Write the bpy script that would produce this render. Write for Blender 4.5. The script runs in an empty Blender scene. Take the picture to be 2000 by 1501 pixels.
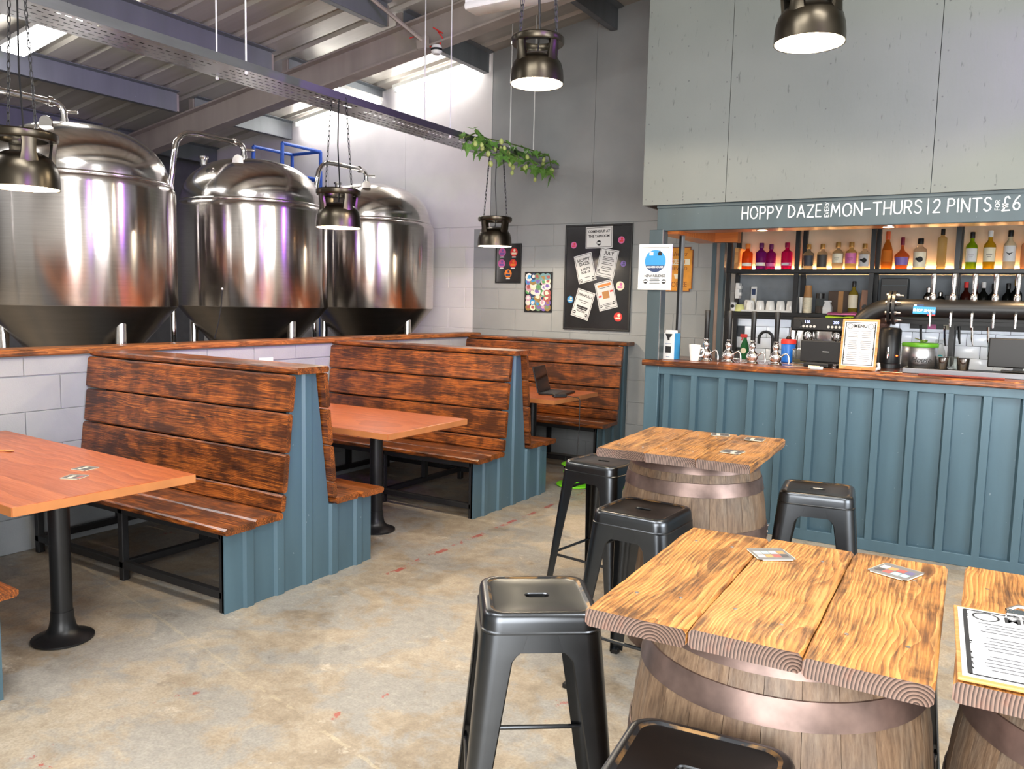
import bpy, bmesh, math, random
from mathutils import Vector, Matrix, Euler
random.seed(11)
PI = math.pi
SC = bpy.context.scene
COL = SC.collection

# ------------------------------------------------------------------ camera
cam_d = bpy.data.cameras.new('camera')
cam_d.sensor_width = 36.0
cam_d.lens = 1581.4 / 2000 * 36
cam_d.clip_start = 0.05
cam = bpy.data.objects.new('camera', cam_d)
COL.objects.link(cam)
_p, _y, _r = (math.radians(a) for a in (5.871, 31.494, 1.293))
_f = Vector((-math.sin(_y) * math.cos(_p), math.cos(_y) * math.cos(_p), -math.sin(_p)))
_rt = Vector((math.cos(_y), math.sin(_y), 0))
_up = _rt.cross(_f)
_a = math.cos(_r) * _rt + math.sin(_r) * _up
_b = -math.sin(_r) * _rt + math.cos(_r) * _up
cam.matrix_world = Matrix(((_a.x, _b.x, -_f.x, 0), (_a.y, _b.y, -_f.y, 0), (_a.z, _b.z, -_f.z, 1.6), (0, 0, 0, 1)))
SC.camera = cam

# ------------------------------------------------------------------ world, daylight, exposure
W = bpy.data.worlds.new('sky'); SC.world = W; W.use_nodes = True
W.node_tree.nodes['Background'].inputs[0].default_value = (0.80, 0.90, 1.0, 1)
W.node_tree.nodes['Background'].inputs[1].default_value = 1.2
SC.view_settings.view_transform = 'Standard'
SC.view_settings.look = 'None'
SC.view_settings.gamma = 1.0
SC.view_settings.use_curve_mapping = False
SC.view_settings.exposure = 0.80
SC.cycles.max_bounces = 8
SC.cycles.diffuse_bounces = 4
SC.cycles.glossy_bounces = 4
SC.cycles.transmission_bounces = 6
SC.cycles.sample_clamp_indirect = 6.0
SC.cycles.use_denoising = True
SC.cycles.caustics_reflective = False
SC.cycles.caustics_refractive = False

def area(name, loc, rot, sx, sy, power, color):
    d = bpy.data.lights.new(name, 'AREA'); d.shape = 'RECTANGLE'; d.size = sx; d.size_y = sy
    d.energy = power; d.color = color
    o = bpy.data.objects.new(name, d); o.location = loc; o.rotation_euler = rot; COL.objects.link(o)
    return o
# daylight in the open roller door behind the camera and in the shop window on the right
area('daylight_door', (0.7, -1.56, 1.75), (PI/2, 0, 0), 3.1, 2.7, 210, (1.0, 0.98, 0.95))
area('daylight_window', (3.26, 2.1, 1.85), (PI/2, 0, PI/2), 2.5, 1.7, 110, (0.95, 0.98, 1.0))

# unseen area lights added under the roof as overhead fill
for _x, _yy in ((-1.9, .9), (1.2, 2.2), (-6.9, 1.0)):
    area('added_roof_fill', (_x, _yy, 4.25+.15*(_x+5)-.05), (0, -math.atan(.15), 0), 2.4, .95, 95, (1.0, 1.0, 1.0))

# ------------------------------------------------------------------ materials
def lin(c):
    return tuple((v/12.92 if v <= .04045 else ((v+.055)/1.055)**2.4) for v in (x/255 for x in c))
def S(r, g, b): return lin((r, g, b)) + (1,)

class NT:
    def __init__(s, name):
        s.m = bpy.data.materials.new(name); s.m.use_nodes = True
        s.t = s.m.node_tree; s.b = s.t.nodes['Principled BSDF']
    def n(s, kind, **kw):
        x = s.t.nodes.new('ShaderNode' + kind)
        for k, v in kw.items():
            if k.startswith('i_'):
                key = k[2:]; key = int(key) if key.isdigit() else key.replace('_', ' ')
                s.set(x.inputs[key], v)
            else: setattr(x, k, v)
        return x
    def set(s, sock, v):
        if hasattr(v, 'is_linked') or isinstance(v, bpy.types.NodeSocket): s.t.links.new(v, sock)
        else: sock.default_value = v
    def math(s, op, a, b=None, c=None, clamp=False):
        x = s.n('Math', operation=op, use_clamp=clamp); s.set(x.inputs[0], a)
        if b is not None: s.set(x.inputs[1], b)
        if c is not None: s.set(x.inputs[2], c)
        return x.outputs[0]
    def mix(s, f, a, b, mode='MIX'):
        x = s.n('Mix', data_type='RGBA', blend_type=mode)
        s.set(x.inputs[0], f); s.set(x.inputs[6], a); s.set(x.inputs[7], b)
        return x.outputs[2]
    def noise(s, vec, scale, detail=3, rough=.5, dist=0):
        x = s.n('TexNoise'); s.set(x.inputs['Vector'], vec); x.inputs['Scale'].default_value = scale
        x.inputs['Detail'].default_value = detail; x.inputs['Roughness'].default_value = rough; x.inputs['Distortion'].default_value = dist
        return x.outputs[0]
    def ramp(s, f, *stops):
        x = s.n('ValToRGB'); s.set(x.inputs[0], f); e = x.color_ramp.elements
        while len(e) < len(stops): e.new(.5)
        for k, (p, c) in enumerate(stops):
            e[k].position = p; e[k].color = c if isinstance(c, tuple) else (c, c, c, 1)
        return x.outputs[0]
    def map(s, vec, scale=(1, 1, 1), loc=(0, 0, 0)):
        x = s.n('Mapping'); s.set(x.inputs[0], vec); s.set(x.inputs['Scale'], scale); s.set(x.inputs['Location'], loc)
        return x.outputs[0]
    def obj(s): return s.n('TexCoord').outputs['Object']
    def pos(s): return s.n('NewGeometry').outputs['Position']
    def bump(s, h, strength=.3, dist=.01):
        x = s.n('Bump'); x.inputs['Strength'].default_value = strength; x.inputs['Distance'].default_value = dist
        s.set(x.inputs['Height'], h); s.t.links.new(x.outputs[0], s.b.inputs['Normal'])
    def fin(s, color=None, rough=None, metal=None, **kw):
        if color is not None: s.set(s.b.inputs['Base Color'], color)
        if rough is not None: s.set(s.b.inputs['Roughness'], rough)
        if metal is not None: s.set(s.b.inputs['Metallic'], metal)
        for k, v in kw.items(): s.set(s.b.inputs[k.replace('_', ' ')], v)
        return s.m

_cache = {}
def flat(name, rgb, rough=.5, metal=0.0, var=.12, scale=8, **kw):
    """plain coloured surface with a faint procedural mottling"""
    if name in _cache: return _cache[name]
    t = NT(name); c = S(*rgb)
    nz = t.noise(t.obj(), scale, 4)
    d = tuple(x*(1-var) for x in c[:3]) + (1,); l = tuple(min(1, x*(1+var)) for x in c[:3]) + (1,)
    _cache[name] = t.fin(t.ramp(nz, (.3, d), (.7, l)), rough, metal, **kw)
    return _cache[name]
def glow(name, rgb, strength, rough=.5):
    if name in _cache: return _cache[name]
    t = NT(name)
    _cache[name] = t.fin(S(*rgb), rough, 0, Emission_Color=S(*rgb), Emission_Strength=strength)
    return _cache[name]
def glass(name, rgb, trans=.85, rough=.05):
    if name in _cache: return _cache[name]
    t = NT(name)
    nz = t.noise(t.obj(), 12, 2)
    c = S(*rgb)
    _cache[name] = t.fin(t.ramp(nz, (.3, tuple(x*.92 for x in c[:3])+(1,)), (.7, c)), rough, 0, Transmission_Weight=trans, IOR=1.1)
    return _cache[name]

def wood(name, light, mid, dark, burn=.5, rough=.32, coat=.5, scale=38, knots=True, ctr=.03):
    t = NT(name)
    o = t.obj(); rnd = t.n('ObjectInfo').outputs['Random']
    off = t.n('CombineXYZ'); t.set(off.inputs[0], t.math('MULTIPLY', rnd, 37.0)); t.set(off.inputs[1], t.math('MULTIPLY_ADD', rnd, .20, -ctr)); t.set(off.inputs[2], t.math('MULTIPLY_ADD', rnd, -.05, .05))
    v = t.n('VectorMath', operation='ADD'); t.set(v.inputs[0], o); t.set(v.inputs[1], off.outputs[0]); v = v.outputs[0]
    # growth rings about an axis below the board: grain on the face, arcs on the end
    wob = t.noise(t.map(v, (1.3, 3, 3)), 1.6, 2)
    w2 = t.n('CombineXYZ'); t.set(w2.inputs[1], t.math('MULTIPLY_ADD', wob, .10, -.05)); t.set(w2.inputs[2], t.math('MULTIPLY_ADD', wob, .05, -.02))
    vv = t.n('VectorMath', operation='ADD'); t.set(vv.inputs[0], t.map(v, (.0, 1, 1))); t.set(vv.inputs[1], w2.outputs[0])
    wave = t.n('TexWave', wave_type='RINGS', rings_direction='X', wave_profile='SAW')
    t.set(wave.inputs['Vector'], vv.outputs[0]); wave.inputs['Scale'].default_value = scale
    wave.inputs['Distortion'].default_value = .35; wave.inputs['Detail'].default_value = 2; wave.inputs['Detail Scale'].default_value = 6
    ring = wave.outputs[1]
    fib = t.noise(t.map(v, (6, 130, 130)), 1.0, 4, .6)
    g = t.math('MULTIPLY_ADD', fib, .66, t.math('MULTIPLY', ring, .34))
    base = t.ramp(g, (.22, light), (.5, mid), (.82, dark))
    # scorched patches
    b1 = t.noise(t.map(v, (1.7, 4.4, 4.4)), 1.5, 6, .68, .8)
    b2 = t.noise(t.map(v, (9, 3, 3)), 1.0, 3, .6)
    bb = t.math('ADD', t.math('MULTIPLY_ADD', fib, .28, t.math('MULTIPLY', b1, .52)), t.math('MULTIPLY', b2, .20))
    bm = t.ramp(bb, ((.52 - burn*.12) if burn > 0 else .9, 0.0), ((.63 - burn*.10) if burn > 0 else .99, 1.0))
    col = t.mix(t.math('MULTIPLY', bm, .86), base, t.mix(g, tuple(x*.42 for x in dark[:3])+(1,), tuple(x*.12 for x in dark[:3])+(1,)))
    if knots:
        vo = t.n('TexVoronoi', feature='F1'); t.set(vo.inputs['Vector'], t.map(v, (1.1, 3.6, 3.6))); vo.inputs['Scale'].default_value = 2.1
        k = t.ramp(vo.outputs['Distance'], (.07, 1.0), (.16, 0.0))
        col = t.mix(t.math('MULTIPLY', k, .8), col, tuple(x*.25 for x in dark[:3])+(1,))
    t.bump(t.math('ADD', g, t.math('MULTIPLY', b1, .6)), .35, .004)
    return t.fin(col, t.math('MULTIPLY_ADD', fib, .2, rough-.08), 0, Coat_Weight=coat, Coat_Roughness=.22)

M = {}
M['bench_wood'] = wood('scorched_bench_board', S(190, 112, 42), S(138, 70, 24), S(78, 36, 13), burn=.80, rough=.36, coat=.25)
M['table_wood'] = wood('scorched_barrel_board', S(216, 162, 92), S(184, 122, 58), S(116, 66, 28), burn=.42, rough=.36, coat=.3)
M['cap_wood'] = wood('stained_cap_board', S(190, 122, 62), S(150, 88, 42), S(92, 50, 26), burn=.35, rough=.4, coat=.25)
M['laminate'] = wood('cherry_laminate', S(186, 102, 50), S(164, 82, 37), S(138, 62, 26), burn=-2.2, rough=.34, coat=.2, scale=14, knots=False)
M['lit_lam_edge'] = flat('lit_laminate_edge', (172, 110, 62), .45)  # same laminate, lightened to paint in the light on the table edges
M['ply'] = wood('warm_ply', S(214, 160, 96), S(196, 136, 76), S(170, 112, 60), burn=-2.0, rough=.5, coat=.1, scale=9, knots=False)
M['back_ply'] = flat('back_ply', (196, 176, 154), .65, 0, .18, 2.5)

def steel(name, rgb, rough, aniso=0.0, rot=0.0, grain=0):
    t = NT(name)
    c = S(*rgb)
    if grain:
        nz = t.noise(t.map(t.obj(), (1, 1, grain)), 3, 3)
        t.set(t.b.inputs['Base Color'], t.ramp(nz, (.3, tuple(x*.86 for x in c[:3])+(1,)), (.7, c)))
    else: t.b.inputs['Base Color'].default_value = c
    if aniso:
        tg = t.n('Tangent', direction_type='RADIAL', axis='Z')
        t.set(t.b.inputs['Tangent'], tg.outputs[0]); t.b.inputs['Anisotropic'].default_value = aniso; t.b.inputs['Anisotropic Rotation'].default_value = rot
    return t.fin(None, rough, 1.0)
M['brushed'] = steel('brushed_stainless', (214, 208, 204), .19, .92, 0.25, 40)
M['polished'] = steel('polished_stainless', (220, 216, 212), .16, 0, 0, 12)
M['chrome'] = steel('chrome', (232, 230, 228), .06)
M['galv'] = steel('galvanised', (176, 178, 182), .34, 0, 0, 6)
M['gun'] = steel('gunmetal', (84, 87, 91), .29, 0, 0, 4)
M['frame_steel'] = flat('raw_dark_steel', (58, 58, 60), .45, .7)
M['hoop'] = flat('rusty_hoop', (116, 98, 92), .40, .7, .35, 14)
M['rivet'] = flat('rivet', (150, 132, 120), .4, .8)
M['black'] = flat('satin_black', (15, 15, 17), .42)
M['black_metal'] = flat('black_powdercoat', (28, 29, 31), .38, .3)
M['lamp_out'] = steel('lamp_bronze', (78, 72, 62), .30, 0, 0, 3)
M['lamp_in'] = flat('lamp_white_enamel', (250, 244, 230), .5)
M['bulb'] = glow('warm_bulb', (255, 226, 180), 60)
M['tube'] = glow('cool_tube', (255, 252, 246), 30)
M['led'] = glow('warm_led_strip', (255, 205, 140), 85)
M['down'] = glow('downlight', (255, 214, 160), 25)
M['white_pl'] = flat('white_plastic', (222, 222, 220), .4)
M['porcelain'] = flat('white_porcelain', (240, 238, 234), .18)
M['paper'] = flat('white_paper', (214, 214, 214), .7, 0, .03)
M['ink'] = flat('black_ink', (28, 28, 30), .7)
M['red'] = flat('red_print', (205, 48, 44), .5)
M['pink'] = flat('pink_print', (206, 104, 160), .5)
M['orange'] = flat('orange_print', (214, 122, 44), .5)
M['blue_p'] = flat('blue_print', (52, 140, 200), .5)
M['navy'] = flat('navy_print', (34, 54, 92), .5)
M['green_p'] = flat('green_print', (84, 150, 92), .5)
M['purple_p'] = flat('purple_print', (122, 96, 170), .5)
M['cream'] = flat('cream_print', (232, 222, 196), .5)
M['teal'] = flat('teal_print', (40, 150, 160), .5)

def painted_steel(name, rgb, rough=.38):
    t = NT(name); c = S(*rgb)
    nz = t.noise(t.map(t.pos(), (3, 3, .5)), 2.2, 4)
    fine = t.noise(t.pos(), 60, 2)
    col = t.ramp(nz, (.25, tuple(x*.86 for x in c[:3])+(1,)), (.75, tuple(min(1, x*1.12) for x in c[:3])+(1,)))
    sp = t.ramp(t.noise(t.pos(), 38, 1), (.78, 0.0), (.80, 1.0))
    col = t.mix(t.math('MULTIPLY', sp, .35), col, S(168, 182, 188))
    t.bump(fine, .05, .002)
    return t.fin(col, rough, 0.15)
M['blue_steel'] = painted_steel('slate_blue_steel', (74, 99, 112))
M['blue_dark'] = painted_steel('slate_grey_paint', (60, 74, 80), .45)
M['purlin'] = painted_steel('blue_grey_purlin', (112, 117, 122), .5)
M['rafter'] = painted_steel('taupe_rafter', (158, 148, 140), .5)

# worn gunmetal seat edge
t = NT('worn_gunmetal_edge')
nz = t.noise(t.obj(), 16, 3)
M['worn'] = t.fin(t.ramp(nz, (.46, S(70, 73, 77)), (.56, S(176, 142, 98))), .3, .9)

# wall paint: white towards the tank bay, grey towards the bar (a painted edge that steps at the top of the blockwork)
t = NT('end_wall_paint')
sx = t.n('SeparateXYZ'); t.set(sx.inputs[0], t.pos())
hi = t.math('GREATER_THAN', sx.outputs[2], 2.385)
edge = t.math('MULTIPLY_ADD', hi, .21, -5.165)
isg = t.math('GREATER_THAN', sx.outputs[0], edge)
nz = t.noise(t.pos(), 2.5, 4); fine = t.noise(t.pos(), 140, 2)
cw = t.ramp(nz, (.3, S(214, 210, 212)), (.7, S(226, 222, 223))); cg = t.ramp(nz, (.3, S(146, 149, 150)), (.7, S(158, 160, 161)))
t.bump(fine, .25, .003)
M['end_paint'] = t.fin(t.mix(isg, cw, cg), .75, 0)
t = NT('pale_block_paint')
nz = t.noise(t.pos(), 3, 4); fine = t.noise(t.pos(), 110, 3)
t.bump(fine, .4, .004)
M['block_paint'] = t.fin(t.ramp(nz, (.3, S(150, 155, 160)), (.7, S(163, 168, 172))), .7, 0)
t = NT('grey_osb_paint')
a = t.noise(t.map(t.pos(), (34, 34, 9)), 1, 3, .6); b = t.noise(t.pos(), 1.1, 3)
sp = t.ramp(a, (.27, .55), (.37, 1.0))
col = t.mix(1.0, t.ramp(b, (.3, S(102, 107, 104)), (.7, S(113, 117, 113))), sp, 'MULTIPLY')
t.bump(a, .3, .003)
M['osb'] = t.fin(col, .6, 0)
t = NT('roof_sheet')
nz = t.noise(t.map(t.pos(), (.35, 5, 1)), 1.4, 4)
M['roof'] = t.fin(t.ramp(nz, (.3, S(176, 170, 160)), (.7, S(198, 193, 184))), .42, .35)
M['dark_clad'] = flat('dark_cladding', (92, 92, 96), .6)
M['plain_wall'] = flat('pale_plaster', (196, 196, 194), .8)
M['mortar'] = flat('mortar', (148, 153, 158), .9)

# worn concrete floor with paint remnants
t = NT('worn_concrete')
P = t.pos()
n1 = t.noise(P, .7, 6, .62, .4); n2 = t.noise(P, 2.6, 7, .66, .5); n3 = t.noise(P, 22, 5, .6); n4 = t.noise(P, 90, 3)
n5 = t.noise(P, 9, 8, .72, .3)
col = t.ramp(t.math('MULTIPLY_ADD', n1, .6, t.math('MULTIPLY', n5, .4)), (.36, S(122, 108, 90)), (.47, S(158, 143, 122)), (.55, S(178, 164, 143)), (.66, S(194, 183, 166)))
gm = t.ramp(t.math('MULTIPLY_ADD', n2, .75, t.math('MULTIPLY', n5, .25)), (.47, 0.0), (.54, 1.0))
col = t.mix(t.math('MULTIPLY', gm, .7), col, t.ramp(n3, (.3, S(132, 133, 131)), (.7, S(160, 158, 152))))
dk = t.ramp(t.noise(P, 4.2, 6, .7), (.60, 0.0), (.70, 1.0))
col = t.mix(t.math('MULTIPLY', dk, .55), col, S(100, 92, 82))
pale = t.ramp(t.noise(P, 5.5, 7, .75), (.60, 0.0), (.68, 1.0))
col = t.mix(t.math('MULTIPLY', pale, .5), col, S(214, 202, 184))
sp = t.n('SeparateXYZ'); t.set(sp.inputs[0], P)
# red line paint remnants beside the booths and a few flakes
band = t.math('LESS_THAN', t.math('ABSOLUTE', t.math('ADD', sp.outputs[0], t.math('MULTIPLY_ADD', n2, .10, 2.95))), .018)
flk = t.ramp(t.noise(P, 7, 5, .7), (.50, 0.0), (.54, 1.0))
yb = t.math('MULTIPLY', t.math('GREATER_THAN', sp.outputs[1], 3.5), 1.0)
red = t.math('MULTIPLY', t.math('MULTIPLY', band, flk), yb)
spots = t.math('MULTIPLY', t.ramp(t.noise(P, 3.1, 6, .75, .3), (.655, 0.0), (.675, 1.0)), t.ramp(t.noise(P, 17, 3), (.45, 0.0), (.5, 1.0)))
red = t.math('MAXIMUM', red, spots)
col = t.mix(t.math('MULTIPLY', red, .85), col, S(164, 66, 58))
# trowelled joint running across the bay
ln = t.math('ABSOLUTE', t.math('ADD', t.math('MULTIPLY_ADD', sp.outputs[0], .22, sp.outputs[1]), t.math('MULTIPLY_ADD', n3, .03, -1.645)))
jl = t.math('MULTIPLY', t.math('LESS_THAN', ln, .008), t.math('GREATER_THAN', t.noise(P, 6, 4), .46))
col = t.mix(t.math('MULTIPLY', jl, .3), col, S(206, 190, 158))
col = t.mix(t.ramp(n4, (.35, .28), (.6, 0.0)), col, S(104, 94, 82))
t.bump(t.math('ADD', n3, t.math('MULTIPLY', n2, .8)), .25, .006)
M['floor'] = t.fin(col, t.math('MULTIPLY_ADD', n2, .35, .34), 0)

# oak staves, each with its own tone
t = NT('weathered_oak')
rnd = t.n('ObjectInfo').outputs['Random']
o = t.obj()
of = t.n('CombineXYZ'); t.set(of.inputs[2], t.math('MULTIPLY', rnd, 50.0))
v = t.n('VectorMath', operation='ADD'); t.set(v.inputs[0], o); t.set(v.inputs[1], of.outputs[0]); v = v.outputs[0]
f1 = t.noise(t.map(v, (90, 90, 5)), 1, 4, .65); f2 = t.noise(t.map(v, (5, 5, 2.2)), 1.4, 4, .6)
c1 = t.ramp(f1, (.25, S(72, 56, 43)), (.5, S(116, 94, 74)), (.8, S(150, 127, 102)))
c1 = t.mix(t.ramp(f2, (.45, 0.0), (.7, .75)), c1, t.ramp(f1, (.3, S(64, 58, 54)), (.7, S(120, 116, 108))))
c1 = t.mix(t.math('MULTIPLY', rnd, .4), c1, S(84, 60, 42))
t.bump(f1, .5, .003)
M['oak'] = t.fin(c1, .55, 0)
M['tile'] = flat('white_glazed_tile', (238, 241, 242), .15, 0, .03)
M['grout'] = flat('dark_grout', (70, 72, 74), .8)
M['leaf'] = flat('hop_leaf', (96, 142, 62), .5, 0, .35, 30)
M['hop'] = flat('hop_cone', (176, 190, 112), .6, 0, .25, 30)
M['stem'] = flat('vine_stem', (84, 104, 50), .6)
M['blue_paint'] = flat('ladder_blue', (40, 84, 176), .45)
M['lime'] = flat('lime_plastic', (122, 214, 40), .4)
M['screen'] = flat('dark_screen', (14, 14, 16), .12)
M['sign_or'] = flat('coffee_sign_amber', (214, 142, 40), .5, 0, .2, 9)
M['rust'] = flat('sign_rust', (120, 66, 34), .7, 0, .3, 20)
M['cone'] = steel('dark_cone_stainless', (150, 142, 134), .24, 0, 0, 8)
M['brushed2'] = steel('brushed_tin', (196, 196, 198), .3, .6, 0.0, 30)
M['counter'] = wood('dark_counter_board', S(120, 74, 44), S(92, 54, 32), S(60, 34, 22), burn=.3, rough=.22, coat=.5)

t = NT('charred_end_grain')
o = t.obj(); rnd = t.n('ObjectInfo').outputs['Random']
of = t.n('CombineXYZ'); t.set(of.inputs[1], t.math('MULTIPLY_ADD', rnd, .20, -.03)); t.set(of.inputs[2], t.math('MULTIPLY_ADD', rnd, -.05, .05))
v = t.n('VectorMath', operation='ADD'); t.set(v.inputs[0], t.map(o, (0, 1, 1))); t.set(v.inputs[1], of.outputs[0])
wv = t.n('TexWave', wave_type='RINGS', rings_direction='X', wave_profile='SAW'); t.set(wv.inputs['Vector'], v.outputs[0]); wv.inputs['Scale'].default_value = 46; wv.inputs['Distortion'].default_value = .6
pt = t.noise(o, 14, 3)
c = t.ramp(wv.outputs[1], (.2, S(128, 104, 92)), (.8, S(52, 38, 32)))
t.bump(wv.outputs[1], .5, .004)
M['end_grain'] = t.fin(t.mix(t.ramp(pt, (.5, 0.0), (.7, .5)), c, S(140, 74, 44)), .55, 0)

M['glow_tinted_ply'] = wood('downlit_orange_ply', S(206, 122, 54), S(184, 100, 40), S(156, 78, 30), burn=-2.0, rough=.4, coat=.3, scale=9, knots=False)  # ply with the downlights' warm orange put into its colour
M['drip'] = steel('dull_drip_metal', (128, 130, 134), .5, 0, 0, 6)
# ------------------------------------------------------------------ mesh helpers
class G:
    def __init__(s): s.v = []; s.f = []; s.mi = []; s.cur = 0
    def mat(s, i): s.cur = i; return s
    def add(s, vs, fs):
        o = len(s.v); s.v += [tuple(v) for v in vs]; s.f += [tuple(i+o for i in f) for f in fs]; s.mi += [s.cur]*len(fs); return s
    def box(s, x0, x1, y0, y1, z0, z1):
        return s.add([(x0,y0,z0),(x1,y0,z0),(x1,y1,z0),(x0,y1,z0),(x0,y0,z1),(x1,y0,z1),(x1,y1,z1),(x0,y1,z1)],
                     [(0,3,2,1),(4,5,6,7),(0,1,5,4),(1,2,6,5),(2,3,7,6),(3,0,4,7)])
    def bbox(s, x0, x1, y0, y1, z0, z1, b):
        """box with chamfered edges along its longest axis and ends"""
        bm = bmesh.new(); bmesh.ops.create_cube(bm, size=1)
        for v in bm.verts: v.co = Vector(((x0+x1)/2+v.co.x*(x1-x0), (y0+y1)/2+v.co.y*(y1-y0), (z0+z1)/2+v.co.z*(z1-z0)))
        bmesh.ops.bevel(bm, geom=bm.edges[:], offset=b, segments=2, affect='EDGES', profile=.5)
        return s.bm(bm)
    def bm(s, bm):
        bm.verts.index_update(); o = len(s.v)
        s.v += [tuple(v.co) for v in bm.verts]
        for f in bm.faces: s.f.append(tuple(v.index+o for v in f.verts)); s.mi.append(s.cur)
        bm.free(); return s
    def ring_loft(s, rings, cap0=True, cap1=True, closed=True):
        n = len(rings[0]); o = len(s.v)
        for r in rings: s.v += [tuple(p) for p in r]
        m = n if closed else n-1
        for k in range(len(rings)-1):
            for i in range(m):
                j = (i+1) % n
                s.f.append((o+k*n+i, o+k*n+j, o+(k+1)*n+j, o+(k+1)*n+i)); s.mi.append(s.cur)
        if cap0: s.f.append(tuple(o+i for i in reversed(range(n)))); s.mi.append(s.cur)
        if cap1: s.f.append(tuple(o+(len(rings)-1)*n+i for i in range(n))); s.mi.append(s.cur)
        return s
    def cyl(s, p0, p1, r0, r1=None, n=14, caps=True):
        return s.tube([p0, p1], [r0, r0 if r1 is None else r1], n, caps)
    def tube(s, pts, r, n=8, caps=True):
        pts = [Vector(p) for p in pts]; rs = r if isinstance(r, (list, tuple)) else [r]*len(pts)
        rings = []; up = None
        for k, p in enumerate(pts):
            a = pts[max(k-1, 0)]; b = pts[min(k+1, len(pts)-1)]; d = (b-a).normalized()
            if up is None:
                up = Vector((0, 0, 1)) if abs(d.z) < .9 else Vector((1, 0, 0))
            x = d.cross(up); x.normalize(); up = x.cross(d).normalized()
            rings.append([p + rs[k]*(math.cos(2*PI*i/n)*x + math.sin(2*PI*i/n)*up) for i in range(n)])
        return s.ring_loft(rings, caps, caps)
    def lathe(s, prof, n=24, c=(0, 0, 0), a0=0.0, caps=True):
        """prof: (radius, z) from bottom to top; zero radius closes"""
        rings = []
        for r, z in prof:
            rr = max(r, 1e-4)
            rings.append([(c[0]+rr*math.cos(a0+2*PI*i/n), c[1]+rr*math.sin(a0+2*PI*i/n), c[2]+z) for i in range(n)])
        return s.ring_loft(rings, caps and prof[0][0] > 1e-3, caps and prof[-1][0] > 1e-3)
    def prism(s, poly, y0, y1, axis='y'):
        """polygon in xz (axis y) / xy (axis z) / yz (axis x), extruded"""
        n = len(poly)
        def P(p, t): return {'y': (p[0], t, p[1]), 'z': (p[0], p[1], t), 'x': (t, p[0], p[1])}[axis]
        vs = [P(p, y0) for p in poly] + [P(p, y1) for p in poly]
        fs = [tuple(range(n)), tuple(reversed(range(n, 2*n)))] + [(i, i+n, (i+1) % n+n, (i+1) % n) for i in range(n)]
        return s.add(vs, fs)
    def disc(s, cx, cz, r, y, n=20):
        return s.add([(cx+r*math.cos(2*PI*i/n), y, cz+r*math.sin(2*PI*i/n)) for i in range(n)], [tuple(range(n))])
    def rect(s, cx, cz, w, h, y, rot=0):
        c, q = math.cos(rot), math.sin(rot)
        return s.add([(cx+dx*w/2*c-dz*h/2*q, y, cz+dx*w/2*q+dz*h/2*c) for dx, dz in ((-1,-1),(1,-1),(1,1),(-1,1))], [(0,1,2,3)])
    def mesh(s, name, mats, smooth=None):
        me = bpy.data.meshes.new(name); me.from_pydata(s.v, [], s.f)
        for m in (mats if isinstance(mats, (list, tuple)) else [mats]): me.materials.append(m)
        if any(s.mi): me.polygons.foreach_set('material_index', s.mi)
        bm = bmesh.new(); bm.from_mesh(me); bmesh.ops.recalc_face_normals(bm, faces=bm.faces[:]) ; bm.to_mesh(me); bm.free()
        if smooth is not None:
            me.polygons.foreach_set('use_smooth', [True]*len(me.polygons)); me.set_sharp_from_angle(angle=math.radians(smooth))
        me.update(); return me
    def obj(s, name, mats, parent=None, loc=None, rot=None, smooth=None, mw=None):
        return link(name, s.mesh(name, mats, smooth), parent, loc, rot, mw)

def link(name, me, parent=None, loc=None, rot=None, mw=None):
    o = bpy.data.objects.new(name, me); COL.objects.link(o)
    if parent: o.parent = parent
    if loc: o.location = loc
    if rot: o.rotation_euler = rot
    if mw: o.matrix_local = mw
    return o
def tag(o, label, cat, group=None):
    o['label'] = label; o['category'] = cat
    if group: o['group'] = group
    return o
def thing(name, label, cat, loc=(0, 0, 0), rz=0, group=None):
    o = bpy.data.objects.new(name, None); o.empty_display_size = .1; COL.objects.link(o)
    o.location = loc; o.rotation_euler = (0, 0, rz)
    return tag(o, label, cat, group)
def struct(o): o['kind'] = 'structure'; return o
def dup(root, loc, rz=None, label=None, group=None):
    r = root.copy(); COL.objects.link(r); r.location = loc
    if rz is not None: r.rotation_euler = (0, 0, rz)
    if label: r['label'] = label
    if group: r['group'] = group
    for ch in list(root.children):
        c = ch.copy(); COL.objects.link(c); c.parent = r
        for gch in list(ch.children):
            d = gch.copy(); COL.objects.link(d); d.parent = c
    return r
def text(s, size, mat, parent, x, z, y, rot=0, align='CENTER', name='lettering', bold=.0, mw=None, sx=1.0, shear=0):
    cu = bpy.data.curves.new('lettering', 'FONT'); cu.body = s; cu.size = size; cu.align_x = align; cu.align_y = 'CENTER'; cu.offset = bold; cu.resolution_u = 3; cu.shear = shear
    tmp = bpy.data.objects.new('lettering', cu); COL.objects.link(tmp)
    bpy.context.view_layer.update()
    me = bpy.data.meshes.new_from_object(tmp)
    bpy.data.objects.remove(tmp); bpy.data.curves.remove(cu)
    me.materials.clear(); me.materials.append(mat)
    mw = mw or (Matrix.Translation((x, y, z)) @ Matrix.Rotation(rot, 4, 'Y').inverted() @ Matrix.Rotation(PI/2, 4, 'X') @ Matrix.Diagonal((sx, 1, 1, 1)))
    return link(name, me, parent, mw=mw)
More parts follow.
